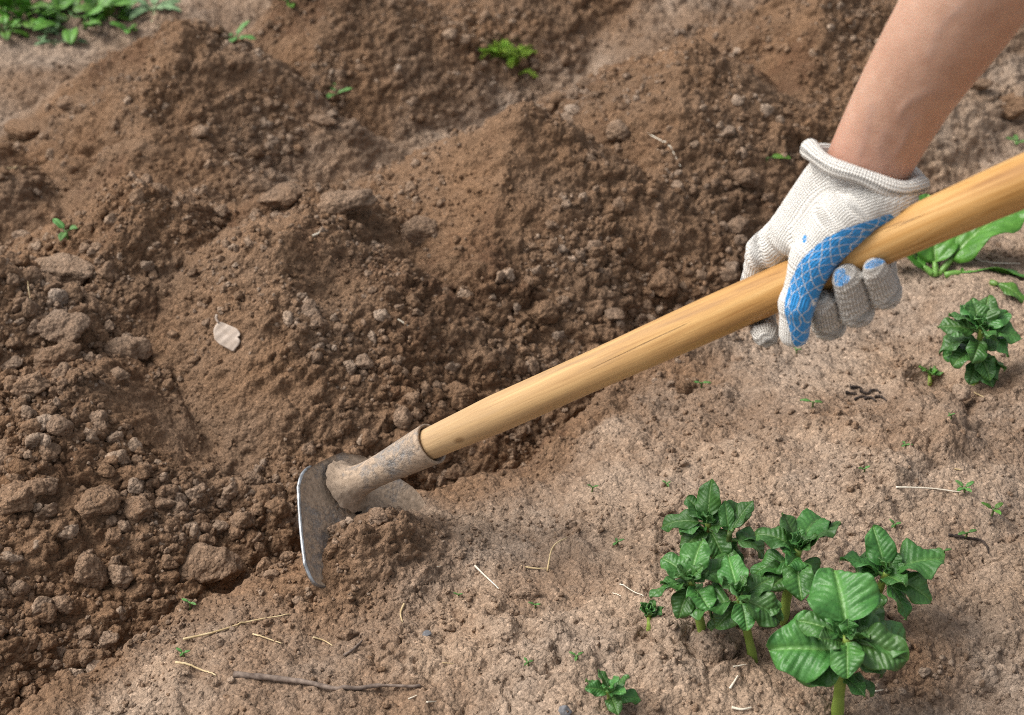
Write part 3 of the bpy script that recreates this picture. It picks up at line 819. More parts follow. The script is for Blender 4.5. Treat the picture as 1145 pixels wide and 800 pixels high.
# cuff plane
ARM0 = toworld(T(966,192,-5)); ARM1 = at_depth(1080, 0, depth_of(ARM0)*.935)
ax_arm = unit(ARM1-ARM0); ax_ring = unit(.25*RT + .90*UP - .34*FW); axl = np.array([ax_arm @ ah, ax_arm @ p3, ax_arm @ q3]); axl = (lambda a: np.array([a @ ah, a @ p3, a @ q3]))(ax_ring); c0 = np.array([(ARM0-HAND) @ ah, (ARM0-HAND) @ p3, (ARM0-HAND) @ q3])*1000
cut = ((G - c0.astype(np.float32)) @ axl.astype(np.float32))
c0_ = c0; cut_ = cut; la_ = (lambda a: np.array([a @ ah, a @ p3, a @ q3]))(unit(np.cross(-FW, ax_ring)))
# cloth wrinkles: across the thumb web and the finger bends
wr = .35*np.sin(G[..., 0]*.55 + G[..., 1]*.42 + 1.2*np.sin(G[..., 1]*.11)) * np.exp(-((G[..., 1]-30)/22)**2)
rib = .45*np.sin(((G - c0_.astype(np.float32)) @ la_.astype(np.float32))*1.35)*np.exp(-(np.clip(-cut_, 0, 60)/13)**2)
f = f + rib + wr*.9 + .30*np.sin(G[..., 0]*.21+1)*np.sin(G[..., 1]*.27)*np.sin(G[..., 2]*.23)
f = np.maximum(f, cut)
def surface_nets(f, ax_):
    nx, ny, nz = f.shape; s = f < 0
    corner = [(i, j, k) for i in (0, 1) for j in (0, 1) for k in (0, 1)]
    sl = lambda c: tuple(slice(c[d], f.shape[d]-1+c[d]) for d in range(3))
    cnt = sum(s[sl(c)].astype(np.int8) for c in corner); act = (cnt > 0) & (cnt < 8)
    idx = np.argwhere(act); vid = np.full(act.shape, -1, np.int64); vid[act] = np.arange(len(idx))
    acc = np.zeros((len(idx), 3)); num = np.zeros(len(idx))
    for c in corner:
        for d in range(3):
            if c[d]: continue
            c2 = list(c); c2[d] = 1
            v0 = f[tuple((idx+c).T)]; v1 = f[tuple((idx+c2).T)]
            m_ = (v0 < 0) != (v1 < 0); t_ = np.where(m_, v0/np.where(m_, v0-v1, 1), 0)
            p = np.tile(np.array(c, float), (len(idx), 1)); p[:, d] += t_
            acc += p*m_[:, None]; num += m_
    step = np.array([a[1]-a[0] for a in ax_]); o0 = np.array([a[0] for a in ax_])
    V = o0 + (idx + acc/num[:, None])*step
    Q = []
    for d in range(3):
        e1, e2 = (d+1) % 3, (d+2) % 3
        a = [slice(None)]*3; b = [slice(None)]*3; a[d] = slice(0, -1); b[d] = slice(1, None)
        ch_ = s[tuple(a)] != s[tuple(b)]; pos = np.argwhere(ch_)
        okp = (pos[:, e1] > 0) & (pos[:, e2] > 0) & (pos[:, e1] < f.shape[e1]-1) & (pos[:, e2] < f.shape[e2]-1); pos = pos[okp]
        inside = s[tuple(pos.T)]
        def cell(o1, o2):
            p = pos.copy(); p[:, e1] += o1; p[:, e2] += o2; return vid[tuple(p.T)]
        q = np.stack([cell(-1,-1), cell(0,-1), cell(0,0), cell(-1,0)], 1)
        q[~inside] = q[~inside][:, ::-1]; Q.append(q)
    return V, np.concatenate(Q)
GV, GF = surface_nets(f, ax_)
# light smoothing
def relax(V, F, it, lam=.5, keep=None):
    E = np.concatenate([F[:, [0,1]], F[:, [1,2]], F[:, [2,3]], F[:, [3,0]]])
    for _ in range(it):
        S = np.zeros_like(V); c = np.zeros(len(V))
        np.add.at(S, E[:, 0], V[E[:, 1]]); np.add.at(c, E[:, 0], 1); np.add.at(S, E[:, 1], V[E[:, 0]]); np.add.at(c, E[:, 1], 1)
        V = V + lam*(S/np.maximum(c, 1)[:, None]-V)
    return V
GV = relax(GV, GF, 3)
# knit coordinates (mm): u round the limb, v along it; blended over nearby limbs
uacc = np.zeros(len(GV)); vacc = np.zeros(len(GV)); wacc = np.zeros(len(GV)); soil = np.zeros(len(GV))
vbase = 0
for nm, ch_ in PARTS:
    run = 0.0
    for (a, ra), (b, rb) in zip(ch_[:-1], ch_[1:]):
        if nm == "palm" and np.allclose(a, iM) : continue
        ab = b-a; L_ = np.linalg.norm(ab); e = ab/L_
        d, t_ = capsule(GV.astype(np.float32), a, ra, b, rb)
        fr = np.array([0, 0, 1.0]) if nm in ("palm", "palm2", "thumb") else np.array([0, 0, 1.0]) if abs(e[2]) < .8 else np.array([0, -1.0, 0])
        fr = unit(fr - e*(fr @ e)); la = np.cross(fr, e)
        rel = GV - a - t_[:, None]*ab
        ra_ = ra+(rb-ra)*t_
        ang = np.arctan2(rel @ la, rel @ fr)
        base_u = (a @ la) if nm in ("palm", "palm2", "thumb") else 0
        uq = (rel @ la)*1.12 + (a + t_[:, None]*ab) @ la if nm in ("palm", "palm2", "thumb") else ang*ra_
        vq = (GV @ e)
        w_ = np.exp(-np.clip(d, -3, 30)/1.1)
        uacc += uq*w_; vacc += vq*w_; wacc += w_
        if nm in ("index", "middle", "ring", "little"):
            soil = np.maximum(soil, np.exp(-np.clip(d, 0, 30)/2.0)*(.55 if GV is None else 1)*np.clip(.95 - (GV[:, 1]+10)/26, 0, .9))
        run += L_
un = uacc/np.maximum(wacc, 1e-9); vn = vacc/np.maximum(wacc, 1e-9)
th = [(GV[:, 0:2], )]
# gripping print: along the inner side of the thumb, up over the ball of the thumb; small patches on two fingertips
BP = [(896,386,12),(897,365,14),(896,345,14),(899,325,15),(908,305,15),(918,290,14),(930,278,13),(945,267,10),(958,260,7),(968,255,5),(978,250,4)]
BL = np.array([[*st(x, y, 34), w/1.6] for x, y, w in BP])
dense = np.stack([np.interp(np.linspace(0, len(BL)-1, 160), np.arange(len(BL)), BL[:, k_]) for k_ in range(3)], 1)
dist = np.full(len(GV), 99.0)
for (s_, t__, w_) in dense:
    dist = np.minimum(dist, np.hypot((GV[:, 0]-s_)*.82, GV[:, 1]-t__) - w_)
blue = np.clip(.5 - dist/4.0, 0, 1)*(GV[:, 2] > 8)
dmain = np.full(len(GV), 99.0); dfing = np.full(len(GV), 99.0)
for nm, ch_ in PARTS:
    for (a, ra), (b, rb) in zip(ch_[:-1], ch_[1:]):
        d, t_ = capsule(GV.astype(np.float32), a, ra, b, rb)
        if nm in ("thumb", "palm", "palm2"): dmain = np.minimum(dmain, d)
        else: dfing = np.minimum(dfing, d)
blue = blue*(dmain < dfing + .3)
for (x, y, w_, h_) in ((943,313,8,6),(940,306,6,5),(978,294,11,4),(903,266,3.0,4)):
    s_, t__ = st(x, y, 26); dl = np.hypot((GV[:, 0]-s_)/(w_/1.6/.8), (GV[:, 1]-t__)/(h_/1.6)); blue = np.maximum(blue, np.clip(1.15-.65*dl, 0, 1)*(GV[:, 2] > 6))
soil = soil*(1-np.exp(-((np.clip(GV[:, 2]-24, 0, 99))/6)**2)*0)
for nm, ch_ in PARTS:
    if nm == "thumb":
        d, t_ = capsule(GV.astype(np.float32), ch_[3][0], ch_[3][1], ch_[4][0], ch_[4][1])
        soil = np.where(d < 2.0, np.minimum(soil, .12 + .35*np.clip(t_-.6, 0, 1)), soil)
# person: forearm (continuous, to the shoulder), glove over the hand
person_o = ARM0
nseg = 130
A_ = [toworld(T(935,250,-2)), ARM0 - ax_arm*.02, ARM0, ARM0 + (ARM1-ARM0)*.5, ARM1, ARM1 + (ARM1-ARM0)*.55]
elbow = A_[-1] + (ARM1-ARM0)*.12
A_ += [elbow + np.array([.015, .02, .035]), elbow + np.array([.03, .06, .14]), elbow + np.array([.04, .10, .27]), elbow + np.array([.04, .11, .30])]
A_[3] = A_[3] + RT*(-.003)
path = smooth_path(A_, nseg)
tA = np.linspace(0, len(A_)-1, nseg)
wr_ = np.interp(tA, [0, 1, 2, 3, 4, 5, 6, 7, 8, 9], [.012, .0190, .0270, .0315, .0372, .0425, .0455, .0470, .0500, .012])
dr_ = np.interp(tA, [0, 1, 2, 3, 4, 5, 6, 7, 8, 9], [.009, .0140, .0210, .0275, .0360, .0410, .0440, .0470, .0500, .012])
kA = 120; an = np.arange(kA)*2*PI/kA
Tn = np.gradient(path, axis=0); Tn /= np.linalg.norm(Tn, axis=1)[:, None]
AV = np.zeros((nseg, kA, 3))
for i in range(nseg):
    tc = unit(CAM - path[i]); e2 = unit(tc - Tn[i]*(tc @ Tn[i])); e1 = np.cross(e2, Tn[i])
    lo_ = .0016*math.sin(i*.11)
    AV[i] = path[i] + (wr_[i]+lo_*.4)*np.cos(an)[:, None]*e1 + dr_[i]*np.sin(an)[:, None]*e2
AV = AV.reshape(-1, 3)
ANrm = unit(np.array([0,0,1.0]))
cen = np.repeat(path, kA, axis=0); rad_n = (AV-cen)/np.linalg.norm(AV-cen, axis=1)[:, None]
veinm = np.zeros(len(AV)); dA = depth_of(ARM0)
def vein(pts, wmm, hmm):
    global AV, veinm
    pp = smooth_path(np.array([[x, y, 0] for x, y in pts], float), 60)[:, :2]
    v_ = AV - CAM; dpt = v_ @ FW; sx = PW/2 + FPX*(v_ @ RT)/dpt; sy = PH/2 - FPX*(v_ @ UP)/dpt
    front = ((CAM-AV)*rad_n).sum(1) > 0
    dm = np.full(len(AV), 1e9)
    for (x, y) in pp: dm = np.minimum(dm, (sx-x)**2 + (sy-y)**2)
    e = np.exp(-dm/(wmm*1.65)**2)*front
    AV = AV + rad_n*(e*hmm*.001)[:, None]; veinm = np.maximum(veinm, e)
vein([(1003,172),(1012,158),(1016,140),(1007,130),(1012,118),(1028,108),(1045,103),(1062,108)], 2.4, .85)
vein([(962,170),(968,150),(975,120)], 3.0, .35); vein([(990,182),(985,168),(988,150)], 3, .45); vein([(1040,60),(1052,30),(1075,8)], 3.2, .35)
redm = np.exp(-((np.repeat(tA, kA)-2.1)/.45)**2)*.8
i, j = np.meshgrid(np.arange(nseg-1), np.arange(kA), indexing='ij'); j2 = (j+1) % kA
AF = np.stack([i*kA+j, i*kA+j2, (i+1)*kA+j2, (i+1)*kA+j], -1).reshape(-1, 4)
me = make_mesh("person", AV-person_o, [AF, np.arange(kA)[None, ::-1], ((nseg-1)*kA+np.arange(kA))[None, :]])
attr(me, "tint", veinm); attr(me, "red", redm)
person = link("person", me, M_SKIN); person.location = person_o
tag(person, "bare forearm reaching down, its hand in a white and blue work glove gripping the hoe", "person")
me = make_mesh("glove", toworld(GV)-person_o, GF)
attr(me, "knit", np.stack([un, vn, np.zeros(len(un))], 1), 'FLOAT_VECTOR'); attr(me, "blue", blue); attr(me, "soil", soil)
glove = link("glove", me, M_GLOVE, person)
# rolled cuff
def cuff_mesh():
    tc = unit(CAM-ARM0); e2 = unit(tc - ax_ring*(tc @ ax_ring)); e1 = np.cross(e2, ax_ring)
    n_, m_ = 200, 28; a = np.arange(n_)*2*PI/n_; b = np.arange(m_)*2*PI/m_
    V = np.zeros((n_, m_, 3)); kn = np.zeros((n_, m_, 3))
    for i in range(n_):
        rr_ = .0052*(1 + .10*math.sin(a[i]*3+1) + .07*math.sin(a[i]*7))
        wob = .0018*math.sin(a[i]*2+.7) + .0012*math.sin(a[i]*5)
        c = ARM0 + (.0385+.0008*math.sin(a[i]*4))*math.cos(a[i])*e1 + .0300*math.sin(a[i])*e2 + ax_ring*(wob + .002)
        rdv = unit(math.cos(a[i])/.0385*e1 + math.sin(a[i])/.0300*e2)
        V[i] = c + rr_*(np.cos(b)[:, None]*rdv + 1.15*np.sin(b)[:, None]*ax_ring)
        kn[i, :, 0] = b*5.2; kn[i, :, 1] = a[i]*34
    i, j = np.meshgrid(np.arange(n_), np.arange(m_), indexing='ij'); i2 = (i+1) % n_; j2 = (j+1) % m_
    F = np.stack([i*m_+j, i2*m_+j, i2*m_+j2, i*m_+j2], -1).reshape(-1, 4)
    return V.reshape(-1, 3), F, kn.reshape(-1, 3)
V, F, kn = cuff_mesh()
me = make_mesh("rolled_cuff", V-person_o, F); attr(me, "knit", kn, 'FLOAT_VECTOR'); attr(me, "blue", np.zeros(len(V))); attr(me, "soil", np.zeros(len(V)))
link("rolled_cuff", me, M_GLOVE, glove)

# ------------------------------------------------------------------ plants
def leaf_geo(L, W, seed, droop=.35, fold=.25, tip=.86, nveins=7, pucker=.058, nu=25, nv=48, petiole=.22, wavy=.05, twist=0.0):
    """leaf along +Y, lying in XY, face up; returns V, F, tint with a petiole of its own"""
    r_ = np.random.default_rng(seed)
    v = np.linspace(0, 1, nv)[None, :]*np.ones((nu, 1)); u = np.linspace(-1, 1, nu)[:, None]*np.ones((1, nv))
    prof = np.clip(1-np.abs(2*np.clip(v, 0, 1)**tip-1)**2.15, 0, 1)**.62*(1-.16*np.clip((v-.8)/.2, 0, 1)**2)
    prof = prof*(1 - .10*v) + .02
    hw = W*.5*prof*(1 + .05*np.sin(v*9 + r_.uniform(0, 6)))
    asym = 1 + .06*np.sign(u)*r_.uniform(-1, 1)
    x = u*hw*asym
    y = L*(v + .0*np.abs(u))
    y = y - np.abs(u)**1.5*hw*.10 + L*.05*np.abs(u)*np.sin(PI*v)*(1-v)
    ph_ = (v*1.06 - np.abs(u)*hw/W*.62)*nveins*PI
    bl = np.abs(np.sin(ph_))
    z = pucker*W*(bl**.6)*(1-np.exp(-np.abs(u)*6))*(1-.6*np.abs(u)**3)*np.sin(PI*np.clip(v,.02,.98))**.4
    cell = max(W/8.5, .0016)
    wd = worley(x/cell + seed*3.1 + .25*np.sin(v*31), y/cell*.8 + np.abs(u)*1.5, 300+seed)[0]
    z = z + pucker*W*.42*(1-np.minimum(wd, 1)**2)*(1-np.exp(-np.abs(u)*8))
    z = z + fold*np.abs(x)*(1-.35*v) - .30*np.abs(u)**3*W*.22*r_.uniform(.3, 1.3)*np.sin(PI*v)
    z = z + wavy*W*np.abs(u)**2*np.sin(v*11+r_.uniform(0, 6)+np.sign(u)*1.3)
    mid = np.exp(-(np.abs(u)*hw/(W*.030))**2); side = np.exp(-(bl/.20)**2)*.22*(np.abs(u) > .03)*(1-.5*np.abs(u))
    tint = np.clip(mid + side, 0, 1)
    z = z - .025*W*mid
    # bend along the length
    kq = droop; th_ = kq*y/L*1.6
    R_ = L/(1.6*kq+1e-6) if abs(kq) > 1e-3 else 1e6
    y2 = R_*np.sin(y/R_) + z*np.sin(th_); z2 = -(R_ - R_*np.cos(y/R_)) + z*np.cos(th_)
    tw = twist*v; x2 = x*np.cos(tw) ; z2 = z2 + x*np.sin(tw)
    Vt = np.stack([x2, y2 + L*petiole, z2], -1).reshape(-1, 3)
    F = grid_faces(nu, nv)
    Vb = Vt - np.array([0, 0, .00045])
    n0 = len(Vt)
    ring = np.concatenate([np.arange(nu)*nv, (nu-1)*nv+np.arange(1, nv), (np.arange(nu-2, -1, -1))*nv+nv-1, np.arange(nv-2, 0, -1)]); r2 = np.roll(ring, -1)
    Fr = np.stack([ring, ring+n0, r2+n0, r2], 1)
    return np.concatenate([Vt, Vb]), np.concatenate([F, F[:, ::-1]+n0, Fr]), np.tile(tint.ravel(), 2)
def orient(az, el, roll=0.0):
    ca, sa = math.cos(az), math.sin(az)
    y = np.array([ca*math.cos(el), sa*math.cos(el), math.sin(el)]); x = np.array([sa, -ca, 0.0]); z = np.cross(x, y)
    c, s_ = math.cos(roll), math.sin(roll)
    x, z = x*c + z*s_, z*c - x*s_
    return np.stack([x, y, z], 1)
def add_leaf(parent, org, base, az, el, L, W, mat, seed, roll=0.0, name="leaf", stalk=.0012, **kw):
    """one leaf mesh, petiole included; base in world"""
    R = orient(math.radians(az), math.radians(el), roll)
    pet = kw.get('petiole', .22)
    V, F, tt_ = leaf_geo(L, W, seed, **kw)
    mb = MB(); mb.add(V @ R.T, F, 0, tt_)
    if pet > .02:
        pts = np.array([[0, -.06*L, -.01*L], [0, L*pet*.5, .0], [0, L*pet*1.1, -.001]]) @ R.T
        add_tube(mb, smooth_path(pts, 6), np.linspace(stalk*1.3, stalk, 6), 6, 0, .9)
    o = mb.build(name, mat, parent)
    o.location = np.asarray(base) - np.asarray(org)
    return o
def shoot(name, base_px, top_px, leaves, label, cat="potato plant", group=None, r=.0052, mat=None, smat=None, dy=0.0, bend=0.0, seed=0):
    """stem from the ground at base_px to top_px, leaves = (fraction, az, el, L, W, droop[, extra]) in degrees and mm"""
    mat = mat or M_POTATO; smat = smat or M_STEM
    B = hit(*base_px); Tp = at_plane(top_px[0], top_px[1], B + np.array([0, dy, 0]), np.array([0, 1.0, 0]))
    root = empty(name, B)
    mid = (B+Tp)/2 + RT*bend + np.array([0, .004, 0])
    P = smooth_path([B - (Tp-B)*.10 - np.array([0,0,.004]), B, mid, Tp], 26)
    mb = MB(); R_ = r*.70*np.linspace(1.12, .66, 26)*(1 + .06*np.sin(np.arange(26)*1.3+seed))
    add_tube(mb, P, R_, 14); mb.build("stem", smat, root, origin=B)
    if len(leaves) > 5 and r > .0045: leaves = leaves + whorl(4, 26, 24, 20, 65, seed+400, .86, 1.0, .35, seed*50) + whorl(2, 28, 22, -8, 5, seed+800, .62, .75, .5, seed*77)
    LS = .00094 if len(leaves) > 5 else .001
    P2 = smooth_path([B, mid, Tp], 60)
    for q, lf in enumerate(leaves):
        fr, az, el, L, W, dr = lf[:6]; ex = lf[6] if len(lf) > 6 else {}
        pb = P2[int(np.clip(fr, 0, 1)*59)]
        add_leaf(root, B, pb, az, el, L*LS*.94, W*LS*1.08, mat, seed*50+q, roll=.42*math.sin(seed*12.9+q*7.7), droop=dr*(1+.5*math.sin(q*3.1+seed)), wavy=.12, twist=.5*math.sin(q*5.3+seed*2), **ex)
    tag(root, label, cat, group)
    return root
def whorl(n, L, W, el0, el1, seed, fr0=.55, fr1=1.0, dr=.4, az0=0):
    r_ = np.random.default_rng(seed); out = []
    for i in range(n):
        f_ = i/max(n-1, 1)
        out.append((fr0+(fr1-fr0)*f_, az0 + i*137.5 + r_.uniform(-12, 12), el0+(el1-el0)*f_ + r_.uniform(-8, 8), L*(1-.45*f_)*r_.uniform(.88, 1.1), W*(1-.45*f_)*r_.uniform(.88, 1.1), dr*(1-.5*f_)))
    return out
PG = "potato shoots in the foreground clump"
def core(n, L, seed, az0=0): # crinkled young leaves at the tip
    return whorl(n, L, L*.62, 45, 80, seed, .93, 1.0, .15, az0)
shoot("potato_shoot", (936,800), (948,712), [
    (1.0, 97, 38, 52, 52, .35), (.80, 176, 4, 52, 50, .55), (.92, 8, 14, 50, 44, .6), (.95, -28, 8, 42, 33, .5), (.95, -100, 5, 30, 26, .4),
    (.72, -158, -10, 36, 32, .5), (.98, 160, 22, 36, 22, .35), (.85, 48, 18, 42, 32, .4), (.78, -2, -8, 38, 30, .6), (.46, -55, 12, 24, 14, .4), (.44, -15, 8, 26, 15, .5),
    (.95, 130, 40, 26, 18, .3)] + core(5, 18, 3, 20), "largest potato shoot in front at the bottom edge, with broad round crinkled leaves", group=PG, r=.0072, seed=1)
shoot("potato_shoot", (876,690), (893,614), [
    (.95, 62, 30, 44, 30, .5), (.98, 35, 24, 40, 26, .6), (.95, 150, 28, 34, 24, .4), (.9, -95, -8, 38, 26, .5), (.85, -40, -14, 32, 24, .6),
    (.75, -130, 0, 32, 26, .5), (.80, 185, 2, 34, 26, .5), (.98, 110, 40, 30, 20, .4)] + core(5, 20, 5, 70),
    "tall potato shoot mid-clump, its thick pale stem bare below the leaves", group=PG, r=.0066, seed=2)
shoot("potato_shoot", (975,690), (992,640), [
    (.98, 110, 46, 36, 24, .3), (.95, 12, 24, 44, 38, .4), (.9, -30, 2, 38, 24, .5), (.9, 165, 30, 36, 22, .4), (.8, -55, -12, 34, 20, .5), (.8, 60, 15, 30, 22, .4)] + core(4, 16, 9, 0),
    "potato shoot partly hidden behind the largest one, a wide leaf spread to the right", group=PG, r=.006, seed=3)
shoot("potato_shoot", (803,640), (791,584), [
    (.98, 85, 52, 34, 24, .3), (.95, 170, 8, 38, 18, .5), (.98, 18, 14, 38, 22, .5), (.9, -70, -12, 32, 22, .5), (.9, -140, -8, 28, 20, .5), (.75, -160, -25, 24, 14, .4), (.95, 130, 35, 26, 18, .3)] + core(4, 16, 12, 40),
    "potato shoot at the back left of the clump, upright leaf on its tip", group=PG, r=.0055, seed=4)
shoot("potato_shoot", (812,652), (816,596), [
    (.95, 50, 40, 30, 14, .4), (.85, -10, 2, 34, 20, .6), (.75, -95, -20, 30, 20, .4), (.8, 20, 10, 34, 16, .6), (.9, 100, 50, 26, 12, .2)],
    "dark thin-leaved potato shoot squeezed behind the back left one", group=PG, r=.0048, seed=5, smat=M_STEMD)
shoot("potato_shoot", (785,706), (772,648), [
    (.98, 75, 40, 32, 26, .4), (.95, 20, 20, 34, 22, .5), (.9, -170, 4, 32, 22, .5), (.85, -120, -12, 26, 20, .5), (.85, -55, -8, 28, 20, .5), (.95, 140, 30, 28, 20, .4), (.8, 175, 22, 24, 16, .4)] + core(5, 17, 16, 10),
    "small compact potato shoot at the left front of the clump", group=PG, r=.0055, seed=6)
shoot("potato_shoot", (842,737), (826,664), [
    (.95, 105, 34, 34, 24, .4), (.85, 178, -2, 38, 34, .5), (.92, -30, 2, 34, 26, .5), (.92, -80, -12, 24, 20, .5), (.85, -140, -16, 26, 20, .4), (.9, 35, 20, 30, 22, .4)] + core(4, 18, 19, 60),
    "low potato shoot at the front centre of the clump on a short bare pale stem", group=PG, r=.0055, seed=7)
shoot("potato_shoot", (727,699), (726,686), whorl(9, 13, 11, 25, 75, 21, .4, 1.0, -.25), "tiny tight rosette of leaves just breaking the soil left of the clump", group=PG, r=.004, seed=8)
shoot("potato_shoot", (684,793), (681,772), whorl(9, 24, 15, 5, 60, 23, .4, 1.0, .35), "small lone potato shoot at the bottom edge left of the clump", r=.0045, seed=9)
shoot("potato_plant", (1090,428), (1098,366), [
    (.98, 70, 45, 32, 26, .4), (.98, 20, 35, 30, 24, .4), (.9, -10, 12, 36, 24, .6), (.85, -30, 4, 32, 24, .6), (.9, 170, 14, 38, 26, .5), (.7, 178, 5, 38, 26, .5), (.6, -150, 0, 32, 24, .5), (.75, -110, 2, 28, 22, .5), (.95, 110, 48, 30, 24, .4), (.9, 150, 32, 32, 24, .4), (.95, 40, 25, 32, 24, .5), (.5, 140, 20, 34, 24, .4), (.45, -30, 5, 28, 20, .4), (.45, 175, 10, 30, 22, .4), (.6, 20, 10, 32, 22, .5),
    (.55, -75, -18, 30, 20, .4), (.5, -45, -18, 30, 20, .4), (.4, -110, -20, 26, 18, .4), (.98, 130, 40, 28, 20, .3), (.35,-70,-12,28,18,.4)] + core(5, 18, 27, 0),
    "bushy little potato plant on the bed at right, below the wooden handle", r=.0055, seed=10)
shoot("potato_shoot", (1040,426), (1041,418), whorl(7, 13, 8, 20, 70, 33, .5, 1.0, .1), "tiny yellowish bud in a soil hole left of the bushy plant", r=.003, seed=11, mat=M_BROADLEAF)
# broad-leaved weed behind the handle
Bw = hit(1046, 306); bwp = empty("broad_leaved_weed", Bw)
for q, (bx, by, az, el, L, W, dr, rl) in enumerate([(1054,303,30,44,112,66,.45,.15),(1046,306,92,46,84,54,.3,.1),(1040,306,150,28,70,34,.4,-.2),(1062,308,2,8,92,26,.35,.5),(1110,318,-45,10,36,20,.5,0),(1034,302,120,50,62,38,.3,0)]):
    add_leaf(bwp, Bw, down(hit(bx, by), .002), az, el, L*.001, W*.001, M_BROADLEAF, 700+q, rl, droop=dr, nveins=7, petiole=.12, pucker=.05, wavy=.10, stalk=.003)
tag(bwp, "weed with long glossy ribbed leaves behind the wooden handle at right", "weed")

# weeds at the far left
def weed(px, py, n, L, W, el0, el1, seed, mat, label, name="weed_plant", group=None, spread=0.0, **kw):
    B = hit(px, py); root = empty(name, B); r_ = np.random.default_rng(seed)
    for i in range(n):
        f_ = i/max(n-1, 1); az = i*137.5 + r_.uniform(-15, 15)
        off = np.array([math.cos(math.radians(az)), math.sin(math.radians(az)), 0])*spread*r_.uniform(0, 1)
        b = down(B+off, .001)
        add_leaf(root, B, b, az, el0+(el1-el0)*f_ + r_.uniform(-10, 10), L*r_.uniform(.7, 1.15)*.001, W*r_.uniform(.8, 1.15)*.001, mat, seed*31+i, r_.uniform(-.2, .2), droop=r_.uniform(.2, .6), nu=9, nv=14, petiole=.3, **kw)
    tag(root, label, "weed", group); return root
WG = "weeds at the far left corner"
weed(32, 22, 16, 44, 24, 15, 75, 71, M_WEED, "dense dark green weed filling the top left corner", group=WG, spread=.03)
weed(84, 20, 15, 48, 22, 8, 60, 72, M_WEED, "leafy dark green weed right of the corner weed, its long leaf lying low", group=WG, spread=.04)
weed(10, 10, 15, 46, 26, 20, 80, 78, M_WEED, "taller weed at the very top left corner, behind the dense one", group=WG, spread=.03)
weed(116, 14, 11, 40, 26, 10, 60, 73, M_WEED, "weed with bright broad leaves at the top edge, left of the grey-green rosette", group=WG, spread=.02)
weed(172, 12, 12, 38, 14, -2, 35, 74, M_WEEDGREY, "flat grey-green rosette at the top edge, right of the weed patch", group=WG)
weed(6, 36, 9, 28, 16, 5, 60, 75, M_WEED, "small green weed at the left edge below the weed patch", group=WG, spread=.01)
weed(66, 48, 10, 22, 12, 0, 45, 76, M_WEEDGREY, "low spreading seedling on pale ground below the weed patch", group=WG, spread=.02)
weed(46, 36, 7, 22, 13, 5, 50, 77, M_WEEDGREY, "grey-green seedling on pale ground just under the dense corner weed", group=WG, spread=.01)
weed(142, 36, 6, 18, 10, 10, 50, 79, M_WEED, "tiny weed in front of the flat grey-green rosette", group=WG, spread=.005)
weed(325, 2, 8, 26, 12, 5, 50, 80, M_WEED, "small weed at the top edge between the far heaps", spread=.01)
weed(262, 45, 4, 24, 13, 5, 30, 81, M_SEEDLEAF, "two-leaved seedling on top of the far left heap", "seedling")
# feathery bright clump
Bf = hit(566, 66); fe = empty("feathery_herb", Bf); r_ = np.random.default_rng(5)
for fr_ in range(30):
    az = r_.uniform(0, 2*PI); el = r_.uniform(.1, .9); L = r_.uniform(.020, .040)
    d = np.array([math.cos(az)*math.cos(el), math.sin(az)*math.cos(el), math.sin(el)]); b = Bf + np.array([r_.uniform(-.022, .022), r_.uniform(-.012, .012), 0]); b = down(b)
    mb = MB(); P = smooth_path([b, b+d*L*.5+np.array([0,0,.004]), b+d*L-np.array([0,0,.004])], 12); add_tube(mb, P, np.linspace(.0009, .0004, 12), 5)
    sd = unit(np.cross(d, [0, 0, 1]))
    for q in range(2, 12):
        for sg in (-1, 1):
            l_ = L*.30*(1-.05*q); e_ = P[q] + (d*.6+sd*sg*.8+np.array([0,0,r_.uniform(-.1,.4)]))*l_
            add_tube(mb, [P[q], (P[q]+e_)/2+np.array([0,0,.001]), e_], [.0007, .0006, .0003], 4)
            for w_ in (.45, .75):
                m_ = P[q]+(e_-P[q])*w_; add_tube(mb, [m_, m_+(d*.9-sd*sg*.3)*l_*.4], [.0006, .0003], 4)
    mb.build("frond", M_DILL, fe, origin=Bf)
tag(fe, "bright green feathery herb clump on the far ridge at the top", "herb")

# seedlings
def seedling(px, py, hmm, lmm, seed, label, group=None, n=2, mat=None):
    B = hit(px, py); root = empty("seedling", B); r_ = np.random.default_rng(seed); mat = mat or M_SEEDLEAF
    Tp = B + np.array([r_.uniform(-.2, .2)*hmm, r_.uniform(-.2, .2)*hmm, hmm])*.001
    mb = MB(); add_tube(mb, smooth_path([B-np.array([0,0,.003]), (B+Tp)/2+RT*.0006, Tp], 6), .0006+.00003*lmm, 6); mb.build("stem", M_STEMD, root, origin=B)
    a0 = r_.uniform(-30, 30)
    for i in range(n):
        add_leaf(root, B, Tp, a0+i*360/n+r_.uniform(-15, 15), r_.uniform(10, 40), lmm*.001*r_.uniform(.85, 1.15), lmm*.001*.45, mat, seed*7+i, droop=.3, nu=7, nv=10, petiole=.2, stalk=.0005)
    tag(root, label, "seedling", group)
seedling(374, 112, 8, 22, 201, "bright two-leaved sprout on the furrow slope below the far left heap", n=3)
seedling(76, 268, 10, 20, 202, "long-leaved green shoot growing over the broad crusty slab", n=3)
seedling(212, 682, 9, 6, 203, "thin upright seedling on the pale lip right of the corner, left of the long straw")
seedling(908, 456, 6, 9, 204, "two-leaved seedling on the bed below the thumb")
seedling(1078, 603, 8, 8, 205, "yellow-green seedling beside the dark twig at right", mat=M_SEEDLEAF)
seedling(1108, 577, 7, 10, 206, "seedling with dark leaves at the right, above the dark twig", n=3, mat=M_WEED)
seedling(1078, 551, 5, 9, 207, "seedling at the right end of the long pale straw", n=4)
seedling(661, 551, 6, 5, 208, "tiny yellow-green sprout on the bed below the middle of the handle")
seedling(784, 434, 6, 8, 209, "green sprout beside the nearly black lump under the handle")
